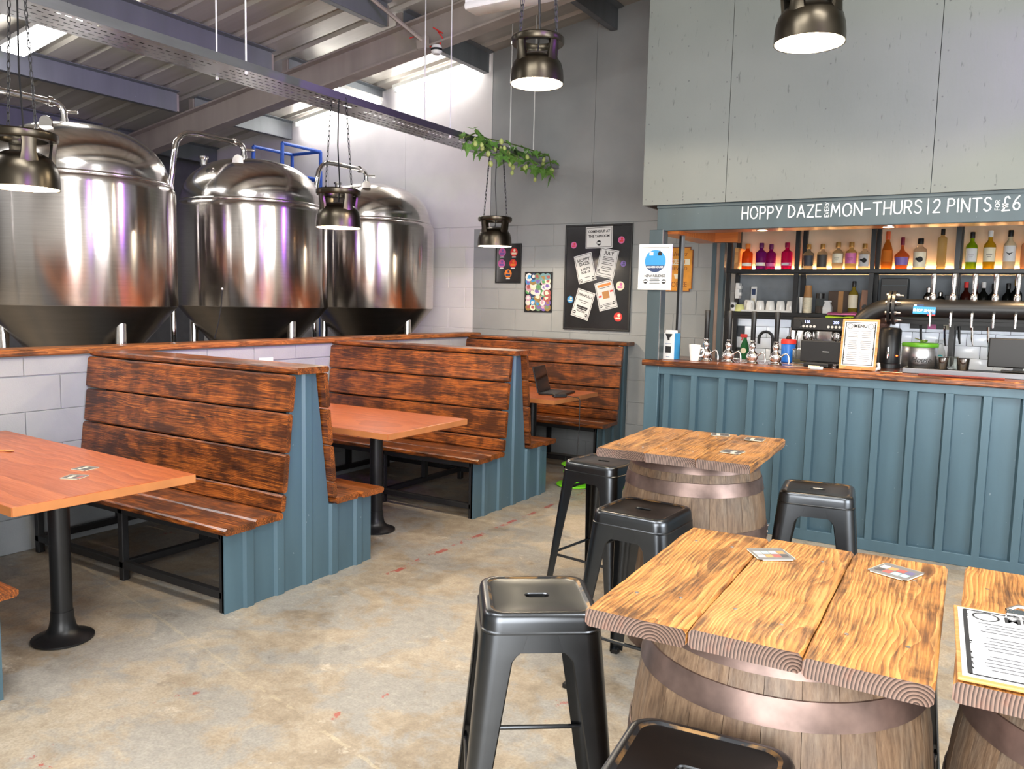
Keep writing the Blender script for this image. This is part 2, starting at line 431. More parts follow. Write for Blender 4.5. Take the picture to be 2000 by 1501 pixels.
def plank(L, w, th, seed, seg=10, wear=.006, cham=.006, ends=False):
    """sawn board, x along its length, edges worn unevenly"""
    rd = random.Random(seed); rings = []
    for k in range(seg+1):
        x = -L/2 + L*k/seg
        e0 = rd.uniform(0, wear); e1 = rd.uniform(0, wear); c = cham + rd.uniform(0, cham*.6); tz = rd.uniform(-.0012, .0012)
        if k in (0, seg): c += .003
        y0, y1, z0, z1 = -w/2+e0*.6, w/2-e1*.6, -th/2, th/2+tz
        rings.append([(x, y0+c, z0), (x, y1-c, z0), (x, y1, z0+c), (x, y1, z1-c), (x, y1-c, z1), (x, y0+c, z1), (x, y0, z1-c), (x, y0, z0+c)])
    g = G(); g.ring_loft(rings)
    if ends: g.mi[-2] = g.mi[-1] = 1
    return g
def ax(loc, xdir, ydir):
    """matrix with local x along xdir and local y along ydir"""
    x = Vector(xdir).normalized(); y = Vector(ydir).normalized(); z = x.cross(y).normalized(); y = z.cross(x)
    return Matrix(((x.x, y.x, z.x, loc[0]), (x.y, y.y, z.y, loc[1]), (x.z, y.z, z.z, loc[2]), (0, 0, 0, 1)))

# ------------------------------------------------------------------ room shell
XL, XR, YB, YE = -9.8, 3.3, -1.6, 7.55
def roof(x): return 4.25 + .15*(x+5)
struct(G().box(XL-.2, XR+.2, YB-1.5, YE+.2, -.12, 0).obj('floor', M['floor']))
# end wall: blockwork to 2.41 m, boarding above
we = struct(G().box(XL-.2, XR+.2, YE+.008, YE+.2, 0, 2.41).prism([(XL-.2, 2.41), (XR+.2, 2.41), (XR+.2, roof(XR+.2)+.1), (XL-.2, roof(XL-.2)+.1)], YE+.012, YE+.2).obj('wall_end', M['end_paint']))
bw, bh = .45, .225
gb = G().bbox(-bw/2+.003, bw/2-.003, .002, .04, -bh/2+.003, bh/2-.003, .003); blk = gb.mesh('block', M['end_paint'])
blkh = G().bbox(-bw/4+.005, bw/4-.005, 0, .04, -bh/2+.005, bh/2-.005, .004).mesh('block', M['end_paint'])
r = 0; z = 2.41 - bh/2
while z > 0:
    x = -9.78 + (bw/2 if r % 2 else 0)
    while x < .9 and not (x > -1.9 and z < 1.0):
        link('block', blk, we, (x, YE, z)); x += bw
    z -= bh; r += 1
xs = [XL-.1, -8.59, -7.37, -6.15, -4.95, -3.717, -2.5, -1.28, -.06, 1.16, 2.38, XR+.1]
for a, b in zip(xs, xs[1:]):
    G().prism([(a+.002, 2.413), (b-.002, 2.413), (b-.002, roof(b)+.02), (a+.002, roof(a)+.02)], YE, YE+.02).obj('wall_board', M['end_paint'], we)
struct(G().prism([(YB-.2, 0), (YE+.2, 0), (YE+.2, roof(XL)+.1), (YB-.2, roof(XL)+.1)], XL-.2, XL, 'x').obj('wall_left', M['dark_clad']))
# right wall with shop window, back wall with roller door opening
g = G()
for y0, y1, z0, z1 in ((YB-.2, .8, 0, 5.6), (3.4, YE+.2, 0, 5.6), (.8, 3.4, 0, .95), (.8, 3.4, 2.75, 5.6)): g.box(XR, XR+.15, y0, y1, z0, z1)
struct(g.obj('wall_right', M['plain_wall']))
g = G()
for x0, x1, z0, z1 in ((XL-.2, -.9, 0, 4.9), (2.3, XR+.2, 0, 5.6), (-.9, 2.3, 3.2, 5.6)): g.box(x0, x1, YB-.15, YB, z0, z1)
struct(g.obj('wall_back', M['plain_wall']))
g = G().box(XR-.02, XR+.16, .8, .86, .95, 2.75).box(XR-.02, XR+.16, 3.34, 3.4, .95, 2.75).box(XR-.02, XR+.16, .8, 3.4, .95, 1.0).box(XR-.02, XR+.16, .8, 3.4, 2.7, 2.75).box(XR+.0, XR+.1, 2.07, 2.13, .95, 2.75)
struct(g.obj('window_1', M['black_metal']))
g = G().box(-.9, -.82, YB-.16, YB+.02, 0, 3.2).box(2.22, 2.3, YB-.16, YB+.02, 0, 3.2).box(-.9, 2.3, YB-.16, YB+.02, 3.12, 3.2)
struct(g.obj('door_1', M['black_metal']))
# roof: trapezoidal sheets, 1 m cover width, three ribs each
ce = struct(G().prism([(XL-.3, roof(XL-.3)+.06), (XR+.3, roof(XR+.3)+.06), (XR+.3, roof(XR+.3)+.1), (XL-.3, roof(XL-.3)+.1)], YB-.3, YE+.25).obj('ceiling', M['roof']))
prof = []
for k in range(3):
    o = k/3
    prof += [(o, 0), (o+.235, 0), (o+.255, .032), (o+.313, .032)]
prof.append((1.0, 0))
g = G(); x0, x1 = XL-.2, XR+.2
vs = [(x0, y, roof(x0)+z) for y, z in prof] + [(x1, y, roof(x1)+z) for y, z in prof]; n = len(prof)
g.add(vs, [(i, i+1, n+i+1, n+i) for i in range(n-1)])
sh = g.mesh('roof_sheet', M['roof'])
for k in range(10): link('roof_sheet', sh, ce, (0, YE-.99*(k+1)+.15, 0))

# ------------------------------------------------------------------ roof steel
def zsec(xc, y0, y1):
    """cold rolled Z purlin hung under the sheets"""
    zt = roof(xc) - .004; d = .205; g = G()
    g.box(xc-.003, xc+.003, y0, y1, zt-d, zt)
    g.prism([(xc, zt), (xc+.065, zt+.0097), (xc+.065, zt+.004), (xc, zt-.006)], y0, y1)
    g.prism([(xc-.065, zt-d), (xc, zt-d), (xc, zt-d+.006), (xc-.065, zt-d+.006)], y0, y1)
    g.box(xc-.068, xc-.063, y0, y1, zt-d, zt-d+.02)
    return g
names = ['lowest purlin over the tank bay, dark against the eaves', 'blue-grey steel purlin above the tanks, next to the eaves', 'blue-grey steel purlin passing above the cable tray', 'grey steel purlin above the hop garland', 'grey steel purlin above the bar front boards', 'grey steel purlin high over the barrel tables', 'grey steel purlin highest over the counter end']
for k, xc in enumerate((-9.45, -8.0, -6.5, -5.0, -3.5, -2.0, -.5)):
    t = thing('purlin', names[k], 'beam', (0, 0, 0), 0, 'roof purlins')
    zsec(xc, YB, 5.86).obj('web', M['purlin'], t); zsec(xc, 6.09, YE-.01).obj('web', M['purlin'], t)
    for y in (5.84, 6.12): G().box(xc-.075, xc-.003, y-.05, y+.05, roof(xc)-.2, roof(xc)-.02).obj('cleat', M['rafter'], t)
def rafter(yc, label):
    t = thing('roof_rafter', label, 'beam')
    x0, x1 = XL, XR; g = G()
    for a, b, w in ((.215, .232, .075), (.232, .478, .005), (.478, .495, .075)):
        g.prism([(x0, roof(x0)-b), (x1, roof(x1)-b), (x1, roof(x1)-a), (x0, roof(x0)-a)], yc-w, yc+w)
    g.obj('beam', M['rafter'], t); return t
rafter(5.975, 'taupe painted steel rafter sloping up across the ceiling')
t = thing('roof_brace', 'thin diagonal steel brace fixed to the rafter above the cable tray', 'brace')
G().tube([(-4.60, 5.88, 3.86), (-4.95, 5.55, 4.20)], .018, 6).obj('angle', M['rafter'], t)
G().box(-4.66, -4.55, 5.86, 5.90, 3.80, 3.90).obj('plate', M['rafter'], t)
t = thing('alarm_beacon', 'small white smoke alarm with red cable under the rafter', 'alarm', (-4.49, 5.93, 3.75))
G().lathe([(.0, 0), (.035, 0), (.05, .02), (.05, .05), (.04, .075), (0, .078)], 20).obj('body', M['white_pl'], t, smooth=40)
G().lathe([(.051, .028), (.052, .03), (.052, .045), (.051, .047)], 20).obj('band', M['black'], t)
G().tube([(.03, 0, .07), (.08, -.02, .12), (.05, -.05, .17), (.12, -.07, .14), (.02, -.08, .2)], .006, 6).obj('cable', M['red'], t)
G().tube([(-.04, 0, .06), (-.12, -.06, .10), (-.18, -.07, .16), (-.24, -.08, .15)], .005, 6).obj('cable', M['red'], t)
# ------------------------------------------------------------------ ceiling lights
def batten(label, p0, p1, lit=1, group='batten lights', w=.05):
    a, b = Vector(p0), Vector(p1); L = (b-a).length
    t = tag(bpy.data.objects.new('batten_light', None), label, 'light', group); COL.objects.link(t); t.empty_display_size = .1
    t.matrix_world = ax((a+b)/2, b-a, Vector((0, 0, 1)).cross(b-a))
    G().bbox(-L/2, L/2, -w/2, w/2, 0, .045, .006).obj('housing', M['white_pl'], t)
    if lit == 2: G().bbox(-L/2+.01, L/2-.01, -w/2, w/2, -.05, 0, .015).obj('lamp_tube', glow('wide_diffuser', (255, 252, 246), 12), t, smooth=40)
    elif lit: G().tube([(-L/2+.03, 0, -.02), (L/2-.03, 0, -.02)], .018, 10).obj('lamp_tube', M['tube'], t, smooth=40)
    else: G().bbox(-L/2+.01, L/2-.01, -w/2-.03, w/2+.03, -.055, 0, .02).obj('diffuser', M['white_pl'], t, smooth=40)
    for s in (-1, 1): G().box(s*(L/2-.03)-.015, s*(L/2-.03)+.015, -.02, .02, -.04, .0).obj('end_cap', M['white_pl'], t)
    return t
batten('bright white batten light on the roof above the left tank', (-7.75, 4.0, roof(-7.75)-.11), (-6.62, 4.0, roof(-6.62)-.11), lit=2, w=.20)
batten('lit tube beside the purlin near the white end wall', (-6.40, 6.35, 3.86), (-6.40, 7.42, 3.86))
batten('lit tube tucked under the roof edge along the white wall, right of the purlin', (-6.25, 7.44, roof(-6.25)-.07), (-5.12, 7.44, roof(-5.12)-.07), w=.04)
batten('lit tube tucked under the roof edge along the white wall, left of the purlin', (-7.85, 7.44, roof(-7.85)-.07), (-6.66, 7.44, roof(-6.66)-.07), w=.04)
batten('unlit white diffuser light hanging in front of the rafter at the top of the picture', (-3.22, 4.6, 3.545), (-2.36, 4.6, 3.545), lit=0, w=.1)
for _x in (-.3, .3): G().cyl((_x, 0, .04), (_x, 0, roof(-2.79+_x)-3.545), .004, n=6).obj('hanger', M['galv'], bpy.data.objects['batten_light.004'])
batten('added fill batten, out of view, high over the barrel tables', (-1.8, 1.4, roof(-1.8)-.12), (-.65, 1.4, roof(-.65)-.12))  # this batten and the next are unseen, added for general fill
batten('added fill batten, out of view, high behind the barrel tables', (-3.3, .2, roof(-3.3)-.12), (-2.15, .2, roof(-2.15)-.12))

# purple stage lamps that tint the tanks
def stage_lamp(label, loc, aim, power):
    t = thing('stage_lamp', label, 'light', loc, 0, 'purple stage lamps')
    d = (Vector(aim)-Vector(loc)).normalized(); q = d.to_track_quat('-Z', 'Y').to_matrix().to_4x4()
    b = G().lathe([(.0, .10), (.04, .10), (.055, .06), (.055, -.02)], 18).obj('housing', M['black_metal'], t, mw=q, smooth=40)
    G().lathe([(0, -.019), (.05, -.018), (.05, -.012), (0, -.012)], 18).obj('lens', glow('purple_lens', (150, 60, 255), 10), b)
    G().box(-.07, .07, -.01, .01, .06, .08).obj('bracket', M['black_metal'], t)
    li = bpy.data.lights.new('stage_lamp', 'SPOT'); li.energy = power; li.color = (.42, .10, 1.0); li.spot_size = .62; li.spot_blend = .6; li.shadow_soft_size = .045
    lo = bpy.data.objects.new('stage_lamp_light', li); COL.objects.link(lo); lo.parent = t; lo.matrix_local = Matrix.Translation(d*.03) @ q
    return t
stage_lamp('purple stage lamp on the boards over the bar', (1.6, 5.56, 3.3), (-5.9, 5.0, 2.0), 300)
stage_lamp('purple stage lamp by the shop window', (3.1, .1, 3.2), (-5.9, 5.0, 2.0), 300)

# ------------------------------------------------------------------ cable tray
t = thing('cable_tray', 'perforated galvanised cable tray hanging over the booths', 'cable tray', (-4.24, 0, 2.965))
g = G(); y = -1.4; hw = .15; ye = 7.5
rows = [(-.150, -.125), (-.110, -.085), (-.065, -.04), (-.02, .005), (.03, .055), (.075, .10)]
pit = .055; slot = .032
k = 0
while y < ye:
    y1 = min(y+pit, ye); ys = y+slot
    if k % 22 in (20, 21) or y1-y < pit-.001:
        g.add([(-hw, y, 0), (hw, y, 0), (hw, y1, 0), (-hw, y1, 0)], [(0, 1, 2, 3)])
    else:
        g.add([(-hw, ys, 0), (hw, ys, 0), (hw, y1, 0), (-hw, y1, 0)], [(0, 1, 2, 3)])
        xs_ = [-hw] + [e for i in range(5) for e in (-.118+i*.056, -.118+i*.056+.012)] + [hw]
        for i in range(0, len(xs_), 2): g.add([(xs_[i], y, 0), (xs_[i+1], y, 0), (xs_[i+1], ys, 0), (xs_[i], ys, 0)], [(0, 1, 2, 3)])
    y += pit; k += 1
g.obj('tray_base', M['galv'], t)
for s in (-1, 1):
    G().box(s*hw-.0015, s*hw+.0015, -1.4, ye, 0, .052).box(min(s*hw, s*hw-s*.014), max(s*hw, s*hw-s*.014), -1.4, ye, .05, .053).obj('side_flange', M['galv'], t)
G().tube([(.02, -1.4, .02), (.05, 1, .02), (0, 3, .02), (.06, 5, .02), (.02, 6.9, .02)], .012, 6).obj('cable', M['black'], t)
for yy, lb in ((3.5, 'pair of white rods holding the cable tray above the first booth divider'), (5.62, 'pair of white rods holding the cable tray behind the smoke alarm'), (7.0, 'pair of thin rods holding the cable tray beside the hop garland'), (1.2, 'pair of white rods holding the cable tray over the front booth')):
    t = thing('hanger_rods', lb, 'rod', (-4.24, yy, 2.955), 0, 'tray hanger rods')
    for s in (-1, 1):
        x = s*.135
        G().cyl((x, 0, -.012), (x, 0, roof(-4.24+x)-2.955), .0055, n=8).obj('rod', M['white_pl'], t)
        G().cyl((x, 0, -.008), (x, 0, .006), .011, n=6).obj('nut', M['white_pl'], t)

# ------------------------------------------------------------------ pendants
def chain(g, p0, p1, n, r=.011):
    p0, p1 = Vector(p0), Vector(p1); d = p1-p0; L = d.length/n
    for k in range(n):
        c = p0 + d*(k+.5)/n; a = PI/2*(k % 2)
        u = Vector((math.cos(a), math.sin(a), 0)); w = d.normalized()
        pts = [c + u*r*.62*math.cos(q) + w*L*.62*math.sin(q) for q in [2*PI*i/8 for i in range(9)]]
        g.tube(pts, .0026, 4, False)
def make_pendant():
    t = thing('pendant_lamp', 'x', 'pendant lamp', (0, 0, 0), 0, 'gas bottle pendant lamps')
    sh = G().lathe([(.150, .004), (.157, .0), (.156, .04), (.152, .080), (.141, .118), (.116, .150), (.078, .170), (.03, .178), (.0, .178)], 40, caps=False).obj('shade', M['lamp_out'], t, smooth=50)
    G().lathe([(.152, .002), (.148, .04), (.144, .078), (.132, .113), (.108, .143), (.07, .162), (0, .168)], 40, caps=False).obj('shade_lining', M['lamp_in'], sh, smooth=50)
    G().lathe([(.112, .225), (.150, .225), (.156, .235), (.156, .258), (.150, .265), (.112, .265), (.106, .245), (.112, .225)], 40, caps=False).obj('collar', M['lamp_out'], t, smooth=40)
    for k in range(4):
        a = PI/4 + k*PI/2 + .5; g = G(); rings = []
        for z, r, w in ((.235, .135, .032), (.20, .132, .030), (.16, .126, .032), (.115, .128, .040)):
            rings.append([(r*math.cos(a+da)+q*math.cos(a), r*math.sin(a+da)+q*math.sin(a), z) for q, da in ((.010, -w/r), (.016, 0), (.010, w/r), (-.006, w/r), (-.004, 0), (-.006, -w/r))])
        g.ring_loft(rings).obj('guard', M['lamp_out'], t, smooth=40)
    b = G().lathe([(0, .03), (.028, .038), (.04, .062), (.034, .09), (.018, .11), (.016, .14), (0, .145)], 20).obj('bulb', M['bulb'], t, smooth=60)
    return t
pen = make_pendant()
plist = [(-4.09, 2.144, 2.085, 2.965, 'bell pendant lamp at the left edge, in front of the largest tank'),
         (-4.09, 4.285, 2.085, 2.965, 'bell pendant lamp over the middle booth, in front of the far tank'),
         (-4.09, 6.315, 2.095, 2.965, 'smallest bell pendant lamp, hanging below the hop garland'),
         (-2.48, 4.25, 2.87, None, 'bell pendant lamp hanging near the rafter, above the aisle'),
         (-.88, 3.97, 2.80, None, 'bell pendant lamp in front of the grey boards over the bar')]
for k, (x, y, z, zt, lb) in enumerate(plist):
    o = pen if k == 0 else dup(pen, (x, y, z))
    o.location = (x, y, z); o['label'] = lb
    top = (zt if zt else roof(x)-.03) - z
    for q, (dx, dy) in enumerate(((.125, .0), (-.125, 0.0))):
        g = G(); nl = int((top-.26)/.034)
        chain(g, (dx, dy, .262), (dx*.55, dy, top), nl)
        g.obj('chain', M['black'], o)
    G().tube([(0, 0, .155), (.012, 0, .3), (-.006, 0, .26+(top-.26)*.5), (.004, 0, top)], .0045, 6).obj('flex', M['black'], o)
    li = bpy.data.lights.new('pendant_light', 'POINT'); li.energy = 13; li.color = (1.0, .84, .62); li.shadow_soft_size = .012
    lo = bpy.data.objects.new('pendant_light', li); COL.objects.link(lo); lo.parent = o; lo.location = (0, 0, .016)

# ------------------------------------------------------------------ hop garland
t = thing('hop_garland', 'green hop vine with pale cones trailing over the end of the cable tray', 'plant', (-4.2, 6.3, 3.0))
rd = random.Random(5)
path = [(.13, -.50, -.02), (.16, -.35, .05), (.05, -.1, .05), (.18, .12, .03), (.14, .4, .05), (.17, .65, .04), (.19, .85, .03), (.20, .92, -.15)]
G().tube(path, .006, 5).obj('stem', M['stem'], t, smooth=40)
lf = G()
pts = [(0, 0), (.16, .10), (.34, .08), (.30, .26), (.42, .46), (.22, .46), (.12, .66), (.06, 1.0)]
outl = [(y, x) for x, y in pts] + [(y, -x) for x, y in reversed(pts[:-1])][:-1]
lf.add([(.45, 0, .0)] + [(a, b, .10*abs(b)+.08*math.sin(a*3)) for a, b in outl], [(0, i+1, (i+1) % len(outl)+1) for i in range(len(outl))])
lme = lf.mesh('leaf', M['leaf'])
cme = G().lathe([(0, -.5), (.22, -.42), (.34, -.2), (.36, 0), (.28, .25), (.14, .42), (0, .5)], 9).mesh('hop_cone', M['hop'])
for k in range(72):
    u = rd.random(); i = int(u*(len(path)-1)); f = u*(len(path)-1)-i
    p = Vector(path[i]).lerp(Vector(path[i+1]), f)
    clump = (-.40, -.12, .1, .42, .8)[k % 5]
    cl = lambda v, m: max(-m, min(m, v))
    p = Vector((.14+cl(rd.gauss(0, .05), .09), clump+cl(rd.gauss(0, .08), .14), min(.05, cl(rd.gauss(-.03, .06), .12)))) if k > 8 else p
    s = rd.uniform(.10, .155)
    o = link('leaf', lme, t, mw=Matrix.Translation(p) @ Euler((rd.uniform(-.8, .8), rd.uniform(.1, 1.3), rd.uniform(0, 6.28))).to_matrix().to_4x4() @ Matrix.Scale(s, 4))
for k in range(26):
    clump = (-.36, -.1, .12, .42, .84)[k % 5]
    p = Vector((.16+rd.gauss(0, .045), clump+rd.gauss(0, .07), -.05+rd.gauss(-.03, .06)))
    o = link('hop_cone', cme, t, mw=Matrix.Translation(p) @ Euler((rd.uniform(-.4, .4), rd.uniform(-.4, .4), 0)).to_matrix().to_4x4() @ Matrix.Scale(rd.uniform(.045, .06), 4))

# ------------------------------------------------------------------ fermenter tanks
R0 = .668
def make_tank(k, yc, label):
    t = thing('fermenter_tank', label, 'tank', (-5.99, yc, 0), 0, 'stainless fermenter tanks')
    G().lathe([(R0-.004, 1.497), (R0, 1.502), (R0, 2.345), (R0-.006, 2.375), (R0-.022, 2.395), (R0-.03, 2.40)], 96).obj('shell', M['brushed'], t, smooth=60)
    G().lathe([(R0-.035, 2.396), (R0-.028, 2.404), (R0-.03, 2.418), (R0-.04, 2.424), (R0-.046, 2.418)], 96, caps=False).obj('weld_ring', M['polished'], t, smooth=60)
    rd_ = R0-.044; pr = []
    for i in range(15):
        a = PI/2*i/14; pr.append((rd_*math.cos(a)**.8 if i < 14 else 0, 2.42+.40*math.sin(a)))
    G().lathe(pr, 96).obj('dome', M['polished'], t, smooth=60)
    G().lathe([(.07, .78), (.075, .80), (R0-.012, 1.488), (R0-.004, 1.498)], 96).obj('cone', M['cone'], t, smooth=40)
    G().lathe([(.05, .55), (.05, .79)], 20).obj('outlet', M['polished'], t, smooth=40)
    for q in range(3):
        a = math.radians(-4) + q*PI*2/3; x, y = .525*math.cos(a), .525*math.sin(a)
        lg = G().lathe([(.04, .01), (.04, 1.42), (.036, 1.46)], 20, (x, y, 0)).obj('leg', M['polished'], t, smooth=40)
        G().lathe([(.06, 0), (.06, .012), (.02, .03)], 16, (x, y, 0)).obj('foot', M['polished'], lg)
        G().box(x-.02, x+.02, y-.02, y+.02, 1.38, 1.47).obj('bracket', M['polished'], lg)
    # cleaning arm over the dome
    c = (.0, -.10)
    pts = [(c[0], c[1], 2.80), (c[0], c[1], 2.88)] + [(c[0], c[1]-.07*(1-math.cos(a)), 2.88+.07*math.sin(a)) for a in (.4, .8, 1.2, 1.57)]
    yend = -.62 if k else -1.3
    pts += [(c[0], yend+.02, 2.95)] + [(c[0]-.02, yend-.18*math.sin(a), 2.95-.18*(1-math.cos(a))) for a in (.3, .7, 1.1, 1.57)] + [(c[0]-.05, yend-.2, 2.5), (c[0]-.05, yend-.2, 1.0)]
    p = G().tube(pts, .024, 12).obj('wash_pipe', M['chrome'], t, smooth=50)
    for yy, zz in ((c[1]-.10, 2.95),):
        G().tube([(0, yy-.012, zz), (0, yy+.012, zz)], .036, 14).obj('clamp', M['chrome'], p, smooth=40)
    G().lathe([(.05, 0), (.05, .015), (.03, .03), (.03, .06)], 18, (c[0], c[1], 2.79)).obj('nozzle', M['chrome'], t, smooth=40)
    G().tube([(.0, c[1]+.02, 2.90), (.06, c[1]+.07, 2.90)], .012, 8).obj('valve_handle', M['chrome'], t)
    pl = [(.045*math.cos(q), .05+.05*math.sin(q)) for q in [i*PI/8 for i in range(9)]] + [(-.04, -.02), (.04, -.02)]
    G().prism(pl, -.008, .008).obj('lifting_lug', M['polished'], t, loc=(.22, -.36, 2.70), rot=(.2, .25, .6))
    G().lathe([(.03, 0), (.03, .05), (.042, .055), (.042, .07), (0, .07)], 16, (0, -.53 if k else -.6, 2.70)).obj('port', M['chrome'], t, smooth=40)
    return t

make_tank(0, 3.541, 'nearest tall stainless fermenter tank, cut by the left picture edge')
make_tank(1, 5.170, 'middle stainless fermenter tank behind the first booth divider')
make_tank(2, 6.799, 'farthest stainless fermenter tank beside the white wall')
t = thing('sensor_cable', 'thin dark cable looping down between the left and middle tanks', 'cable', (-5.40, 4.34, 1.3))
G().tube([(0, 0, .34), (.0, -.01, .22), (.0, -.04, .08), (0, -.08, -.05)], .005, 6).obj('wire', M['black'], t)
G().lathe([(0, -.012), (.012, 0), (0, .012)], 10, (0, 0, .345)).obj('plug', M['white_pl'], t)
# blue platform ladder behind the tanks
t = thing('platform_ladder', 'blue tubular platform ladder behind the middle tank', 'ladder', (-7.45, 6.95, 0))
for sx_ in (-.24, .24):
    for sy in (-.3, .3): G().tube([(sx_, sy, 0), (sx_, sy, 3.33)], .02, 8).obj('post', M['blue_paint'], t)
    G().tube([(sx_, -.3, 3.33), (sx_, .3, 3.33)], .02, 8).obj('hand_rail', M['blue_paint'], t)
    G().tube([(sx_, -.95, 0), (sx_, -.35, 2.35), (sx_, -.3, 3.31)], .02, 8).obj('stringer', M['blue_paint'], t)
G().tube([(-.24, .3, 3.33), (.24, .3, 3.33)], .02, 8).obj('hand_rail', M['blue_paint'], t)
G().tube([(-.24, -.3, 3.0), (-.24, .3, 3.0), (.24, .3, 3.0), (.24, -.3, 3.0)], .016, 8).obj('mid_rail', M['blue_paint'], t)
G().box(-.24, .24, -.35, .3, 2.30, 2.34).obj('platform', M['blue_paint'], t)
for k in range(8): G().box(-.24, .24, -.9+k*.07, -.72+k*.07, .26*(k+1), .26*(k+1)+.02).obj('tread', M['blue_paint'], t)

# ------------------------------------------------------------------ half wall
wp = struct(G().box(-5.175, -5.088, -1.2, YE, 0, 1.20).obj('wall_partition', M['mortar']))
hb = G().bbox(0, .0905, -.2185, .2185, -.1075+.0015, .1075-.0015, .003).mesh('block', M['block_paint'])
hc = G().bbox(0, .0905, -.2185, .2185, -.057+.0015, .057-.0015, .004).mesh('block', M['block_paint'])
r = 0; z = .1075
while z < 1.2:
    me = hb if z+.1075 < 1.2 else hc
    zz = z if me is hb else 1.075+.0625
    y = -.9+(.22 if r % 2 else 0)
    while y < YE-.2:
        link('block', me, wp, (-5.17, y, zz)); y += .44
    z += .215; r += 1
for k, (y0, y1) in enumerate(((-1.2, 2.35), (2.352, 4.9), (4.902, YE-.002))):
    plank(y1-y0, .215, .042, 900+k, 14).obj('cap_board', M['cap_wood'], wp, mw=ax((-5.152, (y0+y1)/2, 1.224), (0, 1, 0), (-1, 0, 0)))
t = thing('socket_plate', 'white double socket plate on the half wall behind the middle booth', 'socket', (-5.078, 4.49, 1.02))
G().bbox(0, .012, -.073, .073, 0, .086, .004).obj('plate', M['white_pl'], t)
for s in (-.035, .035): G().box(.012, .0135, s-.012, s+.012, .03, .055).obj('outlet', M['black'], t)
# ------------------------------------------------------------------ booth benches
BX0, BX1 = -5.07, -3.215
def end_panel(half, zt, single=False):
    """pressed steel side, ribbed, cut to the shape of seat and back (local y across the bench)"""
    def h(y):
        a = abs(y)
        if single and y > 0: return zt
        if a <= .085: return zt
        if a <= .185: return zt + (a-.085)/.10*(.42-zt)
        return .42
    ys = {-half, -.185, -.085}
    if single: ys |= {.10}
    else: ys |= {.085, .185, half}
    hi = .10 if single else half
    prof = []
    y = -half
    marks = []
    k = -3
    while k*.205+.05 < hi+.3:
        c = k*.205+.02
        for dy, d in ((-.04, 0), (-.028, .016), (.018, .016), (.030, 0)): marks.append((c+dy, d))
        k += 1
    def dep(y):
        last = (-9, 0)
        for m in marks:
            if m[0] >= y:
                if m[0] == last[0]: return m[1]
                f = (y-last[0])/(m[0]-last[0]) if last[0] > -9 else 1
                return last[1]*(1-f)+m[1]*f
            last = m
        return 0
    yy = sorted(v for v in (ys | {m[0] for m in marks}) if -half <= v <= hi)
    g = G()
    for a, b in zip(yy, yy[1:]):
        if b-a < 1e-6: continue
        xa, xb = dep(a)*1.0, dep(b)*1.0
        g.add([(xa, a, 0), (xb, b, 0), (xb, b, h(b)), (xa, a, h(a)), (-.02, a, 0), (-.02, b, 0), (-.02, b, h(b)), (-.02, a, h(a))],
              [(0, 1, 2, 3), (4, 7, 6, 5), (3, 2, 6, 7)])
    g.add([(dep(-half), -half, 0), (dep(-half), -half, h(-half)), (-.02, -half, h(-half)), (-.02, -half, 0)], [(0, 1, 2, 3)])
    g.add([(dep(hi), hi, 0), (dep(hi), hi, h(hi)), (-.02, hi, h(hi)), (-.02, hi, 0)], [(0, 1, 2, 3)])
    return g
